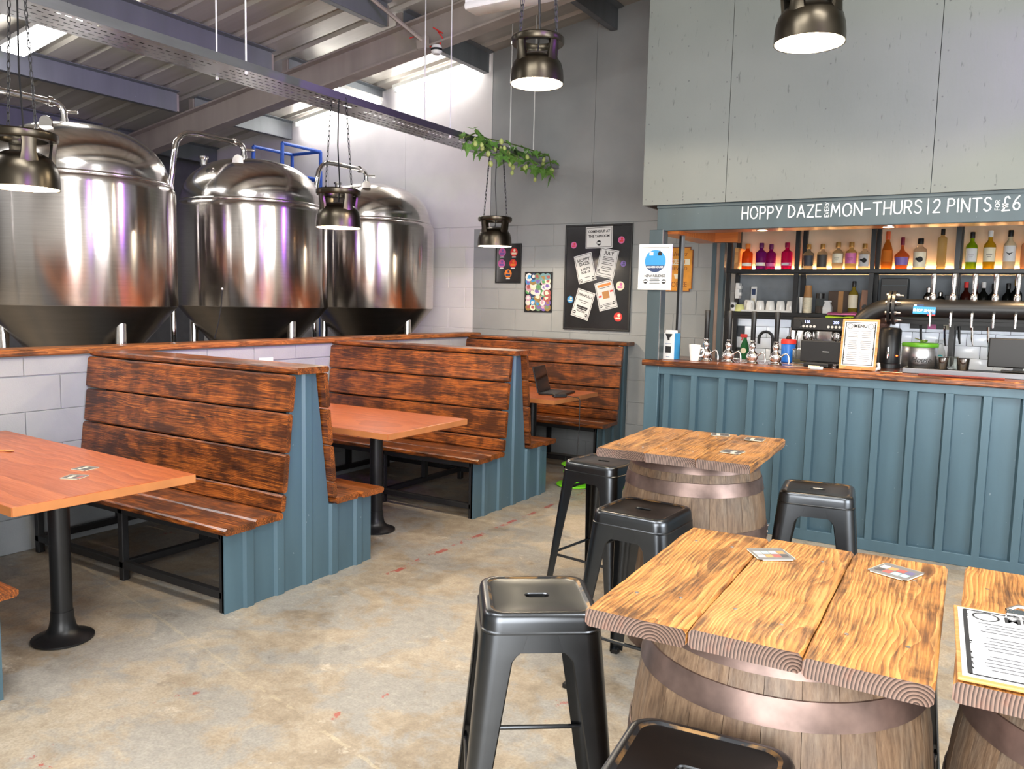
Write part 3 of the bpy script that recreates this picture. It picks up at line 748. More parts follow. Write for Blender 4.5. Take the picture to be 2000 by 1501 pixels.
def bench(label, yc, single=False, seed=0, far_only=False):
    t = thing('booth_bench', label, 'bench', (0, yc, 0), 0, 'booth benches')
    L = BX1-BX0; xc = (BX0+BX1)/2
    zt = 1.187
    end_panel(.545, zt, single).obj('end_panel', M['blue_steel'], t, (-3.262, 0, 0))
    for s in ((-1,) if single else (-1, 1)):
        # back boards, leaning
        a0, a1 = Vector((0, s*.200, .455)), Vector((0, s*.118, zt-.002))
        d = a1-a0; n = 4; ws = (.10, .215, .215, .205); tot = sum(ws); u = 0
        nrm = Vector((0, s*d.z, -d.y*s*s)).normalized()
        for k in range(4):
            w = ws[k]/tot*d.length; c = a0 + d.normalized()*(u+w/2); u += w
            ln = L - (0.0 if k % 2 else .012)
            plank(ln, w-.005, .034, seed*50+k+(9 if s > 0 else 0), 12).obj('back_board', M['bench_wood'], t, mw=ax((xc-.004*(k % 2), c.y-s*.002, c.z), (s, 0, 0), d))
        # seat boards
        for k, (y0, y1) in enumerate(((.195, .39), (.394, .59))):
            plank(L+(.02 if k else 0), y1-y0, .036, seed*70+k+(5 if s > 0 else 0), 12, .009).obj('seat_board', M['bench_wood'], t, mw=ax((xc+(.01 if k else 0), s*(y0+y1)/2, .440), (1, 0, 0), (0, 1, 0)))
        # steel frame under the seat
        yf = s*.525; g = .02
        for x in (BX0+.08, -4.13, -3.285): G().bbox(x-g, x+g, yf-g, yf+g, 0, .421, .004).obj('leg', M['frame_steel'], t)
        G().bbox(BX0+.06, -3.285, yf-g, yf+g, .381, .421, .004).obj('seat_rail', M['frame_steel'], t)
        G().bbox(BX0+.06, -3.285, yf-g, yf+g, .07, .11, .004).obj('foot_rail', M['frame_steel'], t)
        for x in (BX0+.08, -4.13): G().bbox(x-g, x+g, min(0, yf), max(0, yf), .07, .11, .004).obj('cross_rail', M['frame_steel'], t)
        for x in (-4.13,): G().bbox(x-g, x+g, min(0, yf), max(0, yf), .381, .421, .004).obj('cross_rail', M['frame_steel'], t)
    if single:
        plank(L+.03, .20, .036, seed+400, 12, .008).obj('cap_board', M['bench_wood'], t, mw=ax((xc+.008, .0, zt+.018), (1, 0, 0), (0, 1, 0)))
        G().box(BX0, -3.285, .06, .10, .40, zt).obj('back_frame', M['blue_dark'], t)
        for x in (BX0+.08, -4.13): G().box(x-.02, x+.02, .06, .10, 0, .40).obj('back_leg', M['frame_steel'], t)
    else:
        plank(L+.03, .245, .036, seed+400, 14, .009).obj('cap_board', M['bench_wood'], t, mw=ax((xc+.008, 0, zt+.018), (1, 0, 0), (0, 1, 0)))
        G().box(BX0, -3.29, -.02, .02, .38, zt-.01).obj('back_frame', M['blue_dark'], t)
        for x in (BX0+.08, -4.13): G().box(x-.02, x+.02, -.02, .02, .11, .38).obj('centre_leg', M['frame_steel'], t)
    return t
bench('front double booth bench, only its back corner showing at the left picture edge', 1.012, False, 1)
bench('double booth bench of scorched boards with blue steel end, behind the near cherry table', 3.155, False, 2)
bench('double booth bench of scorched boards with blue steel end, between the middle and far tables', 5.36, False, 3)
bench('scorched single booth bench against the grey wall under the posters', 7.44, True, 4)

# ------------------------------------------------------------------ booth tables
def booth_table(label, x0, x1, y0, y1, rz=0.0):
    cx, cy = (x0+x1)/2, (y0+y1)/2
    t = thing('booth_table', label, 'table', (cx, cy, 0), rz, 'cherry booth tables')
    L, w = x1-x0, y1-y0
    G().bbox(-L/2, L/2, -w/2, w/2, .735, .775, .003).obj('table_top', M['laminate'], t)
    G().box(L/2, L/2+.0015, -w/2+.002, w/2-.002, .737, .773).obj('lit_edge_band', M['lit_lam_edge'], t)
    G().box(-L/2+.002, L/2-.002, -w/2-.0015, -w/2, .737, .773).obj('lit_edge_band', M['lit_lam_edge'], t)
    for x in (L/2-.46, -L/2+.42):
        p = G().lathe([(.045, .05), (.045, .735)], 28, (x, 0, 0)).obj('pedestal', M['black_metal'], t, smooth=40)
        G().lathe([(.125, 0), (.132, .004), (.132, .012), (.105, .022), (.075, .036), (.058, .06), (.050, .10), (.048, .14)], 32, (x, 0, 0)).obj('base', M['black_metal'], p, smooth=50)
        G().box(x-.15, x+.15, -.03, .03, .722, .735).obj('bracket', M['black_metal'], p)
    return t
booth_table('cherry topped booth table in the left foreground with two coasters', -5.03, -3.17, 1.63, 2.42, math.radians(-3))
booth_table('cherry topped booth table between the two double benches', -5.03, -3.19, 3.77, 4.62)
booth_table('farthest cherry topped booth table, carrying the laptop', -5.03, -3.24, 5.98, 6.82)

def coaster(label, x, y, z, rz, cols, s=.092, group='beer mats'):
    t = thing('coaster', label, 'coaster', (x, y, z), rz, group)
    bm = bmesh.new(); bmesh.ops.create_cube(bm, size=1)
    for v in bm.verts: v.co = Vector((v.co.x*s, v.co.y*s, .0008+v.co.z*.0016))
    ed = [e for e in bm.edges if abs(e.verts[0].co.z-e.verts[1].co.z) > .001]
    bmesh.ops.bevel(bm, geom=ed, offset=s*.1, segments=3, affect='EDGES')
    G().bm(bm).obj('card', M['cream'], t)
    g = G().mat(0)
    q = s*.485; g.add([(-q, -q, .0018), (q, -q, .0018), (q, q, .0018), (-q, q, .0018)], [(0, 1, 2, 3)])
    n = 0
    for j in range(2):
        for i in range(4):
            x0 = -q*.85+i*q*.43; y0 = -q*.62+j*q*.62; g.mat(1+cols[n % len(cols)]); n += 1
            g.add([(x0, y0, .0021), (x0+q*.38, y0, .0021), (x0+q*.38, y0+q*.5, .0021), (x0, y0+q*.5, .0021)], [(0, 1, 2, 3)])
    g.obj('print', [flat('mat_grey', (112, 108, 104), .6), flat('mat_red', (176, 84, 76), .6), flat('mat_orange', (200, 136, 84), .6), M['cream'], flat('mat_teal', (156, 186, 190), .6), flat('mat_violet', (104, 96, 128), .6), flat('mat_black', (76, 72, 72), .6)], t)
    return t
TZ = .776
coaster('square beer mat near the end of the left cherry table', -3.51, 2.01, TZ, .5, (5, 2, 5, 0))
coaster('square beer mat farther in on the left cherry table', -3.645, 2.14, TZ, .2, (5, 2, 5, 5))
t = thing('wooden_spoon', 'small wooden spoon on the left cherry table at the picture edge', 'spoon', (-4.36, 2.13, TZ), .6)
G().tube([(-.09, 0, .004), (.02, 0, .004)], .004, 8).obj('handle', M['ply'], t)
G().lathe([(0, 0), (.016, .001), (.02, .004), (.0, .006)], 16, (.035, 0, .0)).obj('bowl', M['ply'], t)
# laptop
t = thing('laptop', 'open dark laptop on the far cherry table', 'laptop', (-3.47, 6.45, TZ), math.radians(100))
G().bbox(-.17, .17, -.12, .12, 0, .018, .004).obj('base', M['black'], t)
G().box(-.15, .15, -.04, .10, .018, .0185).obj('keyboard', flat('keys', (46, 46, 50), .6), t)
l = G().bbox(-.17, .17, 0, .010, 0, .235, .004).obj('lid', M['black'], t, (0, .12, .015), (-.25, 0, 0))
G().box(-.155, .155, -.0008, 0, .02, .22).obj('screen', M['screen'], l)
t = thing('power_adapter', 'black laptop charger with cable over the far table edge', 'charger', (-3.31, 6.20, TZ), .9)
G().bbox(-.06, .06, -.025, .025, 0, .028, .006).obj('brick', M['black'], t)
G().tube([(.06, 0, .014), (.09, -.02, .008), (.12, -.07, .006), (.135, -.10, .004), (.142, -.12, -.02), (.142, -.12, -.25), (.13, -.12, -.50)], .004, 6).obj('cable', M['black'], t)
# lime cable reel
t = thing('cable_reel', 'lime green cable reel on the floor beyond the second bench', 'cable reel', (-3.17, 6.27, 0), .3)
for z, q in ((.012, .165), (.19, .125)): G().lathe([(.02, z-.006), (q-.005, z-.006), (q, z), (q-.005, z+.006), (.02, z+.006)], 28).obj('flange', M['lime'], t, smooth=40)
G().lathe([(.06, .03), (.06, .2)], 20).obj('hub', M['black'], t, smooth=40)
for k in range(4):
    G().tube([((.085+.008*(k % 2))*math.cos(a), (.085+.008*(k % 2))*math.sin(a), .05+.025*k) for a in [i*PI/10 for i in range(21)]], .014, 6).obj('cable_coil', M['lime'], t)
G().tube([(.10, .0, .03), (.22, .05, .012), (.32, -.02, .01), (.45, .05, .01), (.62, .02, .01), (.8, .10, .01)], .009, 6).obj('loose_cable', M['lime'], t)
for a in (.5, 2.6, 4.7): G().tube([(.13*math.cos(a), .13*math.sin(a), 0), (.12*math.cos(a), .12*math.sin(a), .24)], .008, 6).obj('stand', M['black'], t)
# ------------------------------------------------------------------ barrel tables
def brad(z): return .347 - .062*((z-.455)/.455)**2
NST = 26
sg = G(); da = PI/NST*.985; rings = []
for k in range(9):
    z = .91*k/8; r0 = brad(z)
    rings.append([(r0*math.cos(a)/math.cos(0), r0*math.sin(a), z) for a in (-da, -da*.5, 0, da*.5, da)] + [((r0-.026)*math.cos(a), (r0-.026)*math.sin(a), z) for a in (da, -da)])
sg.ring_loft(rings); stave = sg.mesh('stave', M['oak'], 25)
def barrel_table(label, x, y, rz, w, d, nb, seed, turn):
    t = thing('barrel_table', label, 'table', (x, y, 0), rz, 'barrel tables')
    for k in range(NST): link('stave', stave, t, rot=(0, 0, 2*PI*k/NST+turn))
    for z0, z1 in ((.0, .052), (.085, .145), (.30, .362), (.545, .607), (.762, .822), (.858, .909)):
        g = G(); n = 64; e = .0035
        pr = [(brad(z0)+.0005, z0), (brad(z0)+e, z0+.001), (brad((z0+z1)/2)+e, (z0+z1)/2), (brad(z1)+e, z1-.001), (brad(z1)+.0005, z1)]
        g.lathe(pr, n, caps=False)
        ho = g.obj('hoop', M['hoop'], t, smooth=50)
        zm = (z0+z1)/2; rg = G(); rr = brad(zm)+e
        for i in range(3):
            a = turn*3+z0*9+i*.085
            rg.cyl((rr*math.cos(a), rr*math.sin(a), zm+(.012 if i % 2 else -.008)), ((rr+.004)*math.cos(a), (rr+.004)*math.sin(a), zm+(.012 if i % 2 else -.008)), .007, .005, 8)
        ro = rg.obj('rivets', M['rivet'], ho); ro['kind'] = 'stuff'
    G().lathe([(0, .87), (brad(.88)-.02, .87), (brad(.88)-.02, .89), (0, .89)], 32).obj('barrel_head', M['oak'], t)
    wb = w/nb
    for k in range(nb):
        xc = -w/2+wb*(k+.5); rr = random.Random(seed+k)
        p = plank(d+rr.uniform(-.012, .012), wb-.001, .039, seed+k, 14, .003, .003, True)
        p.obj('top_board', [M['table_wood'], M['end_grain']], t, mw=ax((xc, rr.uniform(-.006, .006), .931), (0, 1, 0), (-1, 0, 0)))
        sc = G()
        for sy in (-1, 1):
            for q in (-.06, .05): sc.lathe([(.0045, 0), (.0045, .0012), (0, .0014)], 8, (xc+q+rr.uniform(-.01, .01), sy*d*.30+rr.uniform(-.02, .02), .9502))
        so = sc.obj('screws', M['galv'], t); so['kind'] = 'stuff'
    return t
barrel_table('nearest barrel table with square scorched board top and two colourful beer mats', -.413, 1.910, math.radians(2), .67, .755, 3, 610, .1)
barrel_table('farther barrel table standing between three stools near the bar', -1.235, 3.69, math.radians(3), .69, .78, 3, 640, .5)
barrel_table('barrel table cut by the right picture edge, with the clipboard on it', .285, 1.965, math.radians(1), .67, .755, 3, 670, .8)
BZ = .953
coaster('colourful square beer mat on the near barrel table, towards the left stool', -.495, 2.13, BZ, .62, (2, 1, 0, 5, 2, 3), .1)
coaster('colourful square beer mat on the near barrel table, towards the right corner', -.20, 2.17, BZ, -.35, (5, 0, 3, 3, 2, 1, 0, 4), .1)
coaster('square beer mat at the back corner of the farther barrel table', -1.21, 4.0, BZ, .3, (5, 2, 5, 5))
coaster('square beer mat at the back right of the farther barrel table', -1.03, 3.97, BZ, .1, (5, 2, 5, 5))
coaster('square beer mat at the front right of the farther barrel table', -1.02, 3.56, BZ, -.1, (5, 5, 2, 5))
def menu_page(t, w, h, y0, head, flip=None):
    """black bordered menu on paper in the local xz plane, facing -y"""
    G().box(-w/2, w/2, -y0-.001, -y0, -h/2, h/2).obj('paper', M['paper'], t)
    yy = -y0-.0016; g = G(); b = w*.018
    for cx, cz, a, c in ((0, h*.47, w*.92, b), (0, -h*.47, w*.92, b), (-w*.455, 0, b*1.6, h*.94), (w*.455, 0, b*1.6, h*.94)): g.rect(cx, cz, a, c, yy)
    rr = random.Random(3)
    for k in range(24):
        s = rr.choice((-1, 1)); g.rect(s*w*(.455-rr.uniform(.005, .016)), rr.uniform(-.45, .45)*h, w*rr.uniform(.01, .03), h*rr.uniform(.008, .03), yy-.0001)
    g.obj('border', M['ink'], t)
    g = G()
    for s in (-1, 1):
        n = 24
        for i in range(n):
            a0, a1 = 2*PI*i/n, 2*PI*(i+1)/n
            g.add([(s*w*.32+q*math.cos(a), yy, h*.39+q*math.sin(a)) for q, a in ((w*.075, a0), (w*.09, a0), (w*.09, a1), (w*.075, a1))], [(0, 1, 2, 3)])
    g.obj('roundel', M['ink'], t)
    text(head, w*.15, M['ink'], t, 0, h*.39, yy, bold=.001)
    g = G(); rr = random.Random(8)
    for k in range(16):
        if k in (4, 10): continue
        z = h*(.28-k*.044)
        for s in (-1, 1): g.rect(s*w*.2+rr.uniform(-.01, .01)*w, z, w*rr.uniform(.22, .34), h*.010, yy)
    o = g.obj('text_lines', flat('grey_ink', (92, 92, 96), .7), t); o['kind'] = 'stuff'
t = tag(bpy.data.objects.new('clipboard', None), 'white menu on a pale wooden clipboard lying on the right barrel table', 'clipboard'); COL.objects.link(t); t.empty_display_size = .1
t.matrix_world = Matrix.Translation((.10, 1.795, BZ)) @ Matrix.Rotation(math.radians(4), 4, 'Z') @ Matrix.Rotation(-PI/2, 4, 'X')
G().bbox(-.150, .150, -.006, 0, -.20, .20, .002).obj('board', M['ply'], t)
menu_page(t, .285, .375, .006, 'MENU')
c = G().bbox(-.055, .055, -.018, -.0065, .165, .20, .003).obj('clip', M['chrome'], t)
G().tube([(-.05, -.014, .2), (-.03, -.02, .215), (.03, -.02, .215), (.05, -.014, .2)], .004, 6).obj('clip_wire', M['chrome'], c)

# ------------------------------------------------------------------ metal stools
def rsq(h, r, z, n=12):
    """rounded square ring, half size h, corner radius r"""
    out = []
    for q in range(4):
        cx, cy = ((1, 1), (-1, 1), (-1, -1), (1, -1))[q]
        for i in range(n):
            a = PI/2*q + PI/2*i/(n-1); out.append((cx*(h-r)+r*math.cos(a), cy*(h-r)+r*math.sin(a), z))
    return out
def slot(a, b, z, n=12):
    out = []
    for q in range(4):
        cx, cy = ((1, 1), (-1, 1), (-1, -1), (1, -1))[q]
        for i in range(n):
            w = PI/2*q + PI/2*i/(n-1); out.append((cx*(a-b)+b*math.cos(w), b*math.sin(w), z))
    return out
def make_stool():
    t = thing('metal_stool', 'x', 'stool', (0, 0, 0), 0, 'gunmetal bar stools')
    g = G()
    g.ring_loft([slot(.034, .015, .742), slot(.034, .015, .752), slot(.037, .018, .7545), rsq(.06, .03, .7545), rsq(.125, .035, .7545), rsq(.132, .038, .7565)], False, False)
    g.mat(1).ring_loft([rsq(.132, .038, .7565), rsq(.140, .042, .7600)], False, False)
    g.mat(0).ring_loft([rsq(.140, .042, .7600), rsq(.150, .046, .7595), rsq(.157, .050, .755), rsq(.161, .052, .747), rsq(.163, .053, .735), rsq(.165, .054, .712), rsq(.168, .056, .709), rsq(.168, .056, .704), rsq(.160, .05, .704), rsq(.156, .05, .74), rsq(.125, .035, .748), slot(.034, .015, .742)], False, False)
    g.obj('seat', [M['gun'], M['worn']], t, smooth=35)
    # apron under the seat
    g = G(); g.ring_loft([rsq(.166, .055, .705), rsq(.1705, .057, .655), rsq(.1675, .055, .655), rsq(.163, .054, .705)], False, False); g.f.append(tuple()) if False else None
    g.obj('apron', M['gun'], t, smooth=35)
    for q in range(4):
        g = G(); rings = []
        for z, w in ((.703, .125), (.66, .115), (.645, .098), (.63, .088), (.45, .073), (.25, .058), (.03, .043), (.012, .042)):
            c = .1665 + (.703-z)/.703*.062; r = .050-.022*(1-z/.703); pr = []
            pr.append((c-w, c)); 
            for i in range(8):
                a = PI/2 - PI/2*i/7; pr.append((c-r+r*math.cos(a), c-r+r*math.sin(a)))
            pr.append((c, c-w))
            inn = [(x-.0035 if abs(x-c) < 1e-6 or True else x, y-.0035) for x, y in reversed(pr)]
            rings.append([(x, y, z) for x, y in pr] + [(x, y, z) for x, y in inn])
        lg = g.ring_loft(rings).obj('leg', M['gun'], t, rot=(0, 0, q*PI/2), smooth=35)
        G().bbox(.196, .231, .196, .231, 0, .022, .004).obj('rubber_foot', M['black'], lg)
    zb = .245; c = .1665+(.703-zb)/.703*.062-.012
    for q in range(4):
        a = Matrix.Rotation(q*PI/2, 3, 'Z')
        G().tube([a @ Vector((c-.02, c, zb)), a @ Vector((c-.05, c, zb)), a @ Vector((-c+.05, c, zb)), a @ Vector((-c+.02, c, zb))], [.004, .0075, .0075, .004], 8).obj('foot_rail', M['gun'], t, smooth=40)
    for s in (1, -1):
        G().tube([(-.15, -.15*s, .60), (-.05, -.05*s, .645), (.05, .05*s, .645), (.15, .15*s, .60)], .007, 6).obj('cross_brace', M['black_metal'], t)
    return t
st = make_stool()
slist = [(-1.115, 1.985, 36, 'gunmetal stool in the foreground, left of the near barrel table'),
         (-1.245, 3.10, -3, 'gunmetal stool in front of the farther barrel table, overlapping the stool behind it'),
         (-1.82, 3.94, -8, 'gunmetal stool left of the farther barrel table, beside the aisle'),
         (-.72, 3.95, 8, 'gunmetal stool right of the farther barrel table, against the blue bar front'),
         (-.43, 1.37, 6, 'gunmetal stool at the bottom picture edge, in front of the near barrel'),
         (-.30, 2.56, 0, 'gunmetal stool hidden behind the near barrel, only one leg showing')]
for k, (x, y, a, lb) in enumerate(slist):
    o = st if k == 0 else dup(st, (x, y, 0))
    o.location = (x, y, 0); o.rotation_euler = (0, 0, math.radians(a)); o['label'] = lb
# ------------------------------------------------------------------ bar front
FY = 5.78
t = thing('bar_counter', 'slate blue bar front clad in ribbed steel sheets', 'bar', (0, FY, 0))
def ribs(x0, x1):
    g = G(); xs_ = [(x0, 0)]
    k = -12
    while True:
        c = -.111+.207*k; k += 1
        if c > x1: break
        for dx, d in ((-.014, 0), (.0, .046), (.044, .046), (.050, 0)):
            if x0 < c+dx < x1: xs_.append((c+dx, d))
    xs_.append((x1, 0))
    for (a, da_), (b, db) in zip(xs_, xs_[1:]): g.add([(a, -da_, .075), (b, -db, .075), (b, -db, 1.085), (a, -da_, 1.085)], [(0, 1, 2, 3)])
    g.box(x0, x1, .002, .01, .075, 1.085)
    return g
for x0, x1 in ((-2.225, -1.365), (-1.365, -.330), (-.330, .705), (.705, 1.74)): ribs(x0+.001, x1-.001).obj('cladding_sheet', M['blue_steel'], t)
G().bbox(-2.26, 1.8, -.045, .02, 1.083, 1.142, .004).obj('top_rail', M['blue_steel'], t)
G().bbox(-2.26, 1.8, -.045, .02, .0, .078, .004).obj('kick_rail', M['blue_steel'], t)
G().bbox(-2.335, -2.225, -.05, .06, 0, 1.145, .006).obj('corner_post', M['blue_steel'], t)
G().box(-2.32, 1.8, .02, .60, .04, 1.14).obj('carcass', M['blue_dark'], t)
t = thing('bar_worktop', 'long dark stained wooden worktop with scorched front edge', 'worktop', (0, 0, 0))
for k, (y0, y1) in enumerate(((5.695, 5.93), (5.932, 6.17), (6.172, 6.40))):
    plank(4.16, y1-y0-.002, .042, 300+k, 26, .012).obj('board', M['bench_wood'] if k == 0 else M['counter'], t, mw=ax((-.27, (y0+y1)/2, 1.164), (1, 0, 0), (0, 1, 0)))
CZ = 1.186
# post, fascia, bulkhead, upper boarding
t = thing('bar_post', 'slate painted post between worktop and fascia at the left end of the bar', 'post', (-2.29, 5.80, CZ))
G().bbox(-.055, .05, -.06, .05, 0, 2.15-CZ, .004).obj('post', M['blue_dark'], t)
G().box(.0505, .054, -.061, -.05, 0, 2.15-CZ).obj('edge_trim', M['galv'], t)
t = thing('bar_upright', 'slim steel upright rising from the worktop beside the white frame', 'post', (-2.19, 6.03, CZ))
G().box(-.02, -.002, -.02, .02, 0, 2.15-CZ).obj('flange', M['black_metal'], t)
G().box(-.002, .018, -.004, .0, 0, 2.15-CZ).obj('face', M['galv'], t)
t = thing('bar_upright', 'brown steel upright standing in the passage behind the worktop', 'post', (-2.12, 6.74, 0), 0)
G().box(-.055, -.02, -.03, .03, 0, 2.12).obj('flange', M['blue_dark'], t)
G().box(-.02, .01, -.02, .02, 0, 2.12).obj('face', flat('rusty_strip', (132, 112, 100), .5, .3), t)
G().box(.012, .05, -.03, .03, 0, 2.12).obj('flange', M['blue_dark'], t)
t = thing('bulkhead', 'plywood bulkhead tinted orange like downlight glow, behind the fascia', 'bulkhead', (0, 0, 2.125))
G().box(-2.32, -2.155, 5.84, 6.70, 0, .28).obj('side_board', M['glow_tinted_ply'], t)
G().box(-2.32, -1.965, 6.702, 6.80, 0, .28).obj('end_board', M['glow_tinted_ply'], t)
t = thing('bar_fascia', 'slate fascia board over the bar with white hand lettering', 'sign', (0, 5.77, 2.144))
G().bbox(-2.30, 1.8, 0, .05, 0, .185, .003).obj('board', M['blue_dark'], t)
G().box(-2.30, 1.8, -.012, .0, .165, .185).obj('shadow_batten', M['blue_dark'], t)
G().box(-2.155, 1.8, .05, .30, .004, .02).obj('soffit', M['glow_tinted_ply'], t)
for x in (-1.567, -.741, .085, .91):
    d = G().lathe([(.0, .0), (.034, .0), (.034, .004), (0, .004)], 20, (x, .17, -.001)).obj('downlight', M['down'], t)
    G().lathe([(.035, -.001), (.045, -.002), (.045, .004), (.035, .004)], 20, (x, .17, .0)).obj('bezel', M['chrome'], d)
    li = bpy.data.lights.new('downlight', 'SPOT'); li.energy = 26; li.color = (1, .66, .34); li.spot_size = 2.4; li.spot_blend = .8; li.shadow_soft_size = .04
    lo = bpy.data.objects.new('downlight_spot', li); COL.objects.link(lo); lo.parent = t; lo.location = (x, .17, -.01)
# stroke lettering
FONT = {'H': (.62, [[(0,0),(0,1)],[(.62,0),(.62,1)],[(0,.5),(.62,.5)]]),
 'O': (.78, [[(.39+.39*math.cos(a), .5+.5*math.sin(a)) for a in [i*PI/10 for i in range(21)]]]),
 'P': (.56, [[(0,0),(0,1),(.34,1),(.5,.92),(.56,.75),(.5,.56),(.34,.47),(0,.47)]]),
 'Y': (.66, [[(0,1),(.33,.5)],[(.66,1),(.2,0)]]),
 'D': (.66, [[(0,0),(0,1),(.3,.97),(.55,.8),(.66,.5),(.55,.2),(.3,.03),(0,0)]]),
 'A': (.74, [[(0,0),(.37,1),(.74,0)],[(.12,.33),(.62,.33)]]),
 'Z': (.62, [[(0,1),(.62,1),(0,0),(.62,0)]]),
 'E': (.5, [[(.5,1),(0,1),(0,0),(.5,0)],[(0,.5),(.42,.5)]]),
 'M': (.82, [[(0,0),(.1,1),(.41,.3),(.72,1),(.82,0)]]),
 'N': (.68, [[(0,0),(0,1),(.68,0),(.68,1)]]),
 '-': (.5, [[(0,.48),(.5,.52)]]),
 'T': (.7, [[(0,1),(.7,1)],[(.35,1),(.35,0)]]),
 'U': (.64, [[(0,1),(0,.3),(.08,.08),(.3,0),(.54,.08),(.64,.3),(.64,1)]]),
 'R': (.6, [[(0,0),(0,1),(.36,1),(.54,.9),(.58,.74),(.5,.56),(.34,.48),(0,.48)],[(.28,.48),(.6,0)]]),
 'S': (.56, [[(.54,.86),(.4,.98),(.2,1),(.04,.86),(.06,.66),(.28,.53),(.5,.42),(.56,.22),(.42,.04),(.2,0),(0,.12)]]),
 '|': (.1, [[(.05,-.1),(.05,1.1)]]),
 '2': (.58, [[(.02,.8),(.14,.96),(.34,1),(.52,.88),(.54,.68),(.4,.42),(0,0),(.58,0)]]),
 'I': (.1, [[(.05,0),(.05,1)]]),
 'F': (.48, [[(.48,1),(0,1),(0,0)],[(0,.52),(.4,.52)]]),
 'V': (.66, [[(0,1),(.33,0),(.66,1)]]),
 '6': (.58, [[(.5,1),(.2,.7),(.04,.4),(.04,.2),(.18,.02),(.38,0),(.54,.14),(.56,.34),(.42,.5),(.22,.5),(.06,.36)]]),
 '£': (.62, [[(.58,.86),(.44,1),(.24,.96),(.18,.78),(.22,.4),(.16,.14),(0,.0),(.62,.02)],[(.02,.46),(.44,.46)],[(.04,.30),(.44,.30)]])}
def strokes(s, x, z, h, wd, parent, mat, y, x_end=None, vert=False, jit=.03, seed=1):
    rr = random.Random(seed); g = G(); cx = 0; segs = []
    for ch in s:
        if ch == ' ': cx += .42; continue
        w, ls = FONT[ch]
        dz = rr.uniform(-jit, jit)
        for l in ls: segs.append([(cx+px, pz+dz) for px, pz in l])
        cx += w+.26
    tot = cx-.26; kx = ((x_end-x)/tot if x_end is not None else h)
    def T(p):
        a, b = p[0]*kx, p[1]*h
        return (x-b, z+a) if vert else (x+a, z+b)
    for l in segs:
        q = [Vector((T(p)[0], 0, T(p)[1])) for p in l]
        for a, b in zip(q, q[1:]):
            d = (b-a).normalized(); n = Vector((-d.z, 0, d.x))*wd/2
            g.add([tuple(v+Vector((0, y, 0))) for v in (a-n, b-n, b+n, a+n)], [(0, 1, 2, 3)])
        for p in q: g.disc(p.x, p.z, wd/2, y-.0002, 8)
    return g.obj('lettering', mat, parent)
chalk = flat('white_chalk_paint', (240, 242, 240), .7, 0, .05)
strokes('HOPPY DAZE', -1.668, .066, .080, .0080, t, chalk, -.0008, -1.139, seed=2)
strokes('EVERY', -1.092, .062, .024, .0036, t, chalk, -.0008, None, True, seed=3)
strokes('MON-THURS', -1.075, .066, .080, .0080, t, chalk, -.0008, -.537, seed=4)
strokes('|', -.503, .066, .080, .006, t, chalk, -.0008, seed=5)
strokes('2 PINTS', -.469, .066, .080, .0080, t, chalk, -.0008, -.158, seed=6)
strokes('FOR', -.112, .070, .024, .0036, t, chalk, -.0008, None, True, seed=7)
strokes('£6', -.098, .066, .082, .0080, t, chalk, -.0008, -.008, seed=8)
# upper boarding over the bar
t = thing('bar_boarding', 'grey painted flake boards closing the space above the bar', 'boarding', (0, 5.735, 2.33))
for a, b in ((-2.41, -1.783), (-1.783, -.489), (-.489, .731), (.731, 1.951), (1.951, XR)):
    o = G().prism([(a+.002, 0), (b-.002, 0), (b-.002, roof(b)-2.33-.225), (a+.002, roof(a)-2.33-.225)], 0, .018).obj('board', M['osb'], t)
    g = G()
    for x in (a+.03, b-.03, (a+b)/2):
        for k in range(8): g.lathe([(.006, 0), (.006, .001)], 8, (0, 0, 0)) if False else g.disc(x+random.uniform(-.012, .012), .04+k*.27+random.uniform(-.03, .03), .0055, -.0006, 8)
    for k in range(5): g.disc(a+.08+(b-a-.16)*k/4, .03, .0055, -.0006, 8)
    s = g.obj('screws', flat('screw_dark', (84, 86, 86), .6), o); s['kind'] = 'stuff'
G().box(-2.408, -2.39, .02, YE-5.735-.01, 0, 1.9).obj('side_board', M['osb'], t)
G().box(-2.408, XR, .02, YE-5.735-.01, .10, .14).obj('bar_ceiling', M['blue_dark'], t)
G().box(-2.408, XR, .02, .04, 0, .10).obj('nailer', M['blue_dark'], t)

# ------------------------------------------------------------------ back bar shelving
t = thing('back_bar_shelving', 'black steel framed back bar shelving with plywood back', 'shelving', (0, 0, 0))
for x in (-2.179, -1.596, -1.001, -.394, .213, .82):
    for y in (7.22, 7.50): G().box(x-.018, x+.018, y-.018, y+.018, 1.19, 2.42).obj('post', M['black_metal'], t)
def shelf(z, th, x0=-2.2, x1=.84): return G().bbox(x0, x1, 7.20, 7.52, z-th, z, .003).obj('shelf', M['black_metal'], t)
shelf(1.927, .034); shelf(1.555, .036); shelf(2.36, .04)
for x in (-2.179, -1.596, -1.001, -.394, .213):
    for s in (1, -1):
        if x < -2.1 and s < 0: continue
        G().prism([(x+s*.018, 2.32), (x+s*.075, 2.32), (x+s*.018, 2.25)], 7.205, 7.235).obj('gusset', M['black_metal'], t)
for a, b in ((-2.2, -1.596), (-1.596, -1.001), (-1.001, -.394), (-.394, .213), (.213, .84)):
    G().box(a+.02, b-.02, 7.522, 7.535, 1.93, 2.42).obj('back_panel', M['back_ply'], t)
    G().box(a+.03, b-.03, 7.508, 7.518, 1.928, 1.938).obj('led_strip', M['led'], t)
    G().box(a+.02, b-.02, 7.522, 7.535, 1.56, 1.89).obj('grey_panel', flat('grey_panel', (112, 118, 124), .7), t)
G().box(-2.17, .82, 7.36, 7.375, 1.508, 1.519).obj('shelf_fill_strip', glow('cool_fill', (235, 240, 255), 9), t)  # hidden fill strip added to brighten the tiles and mugs
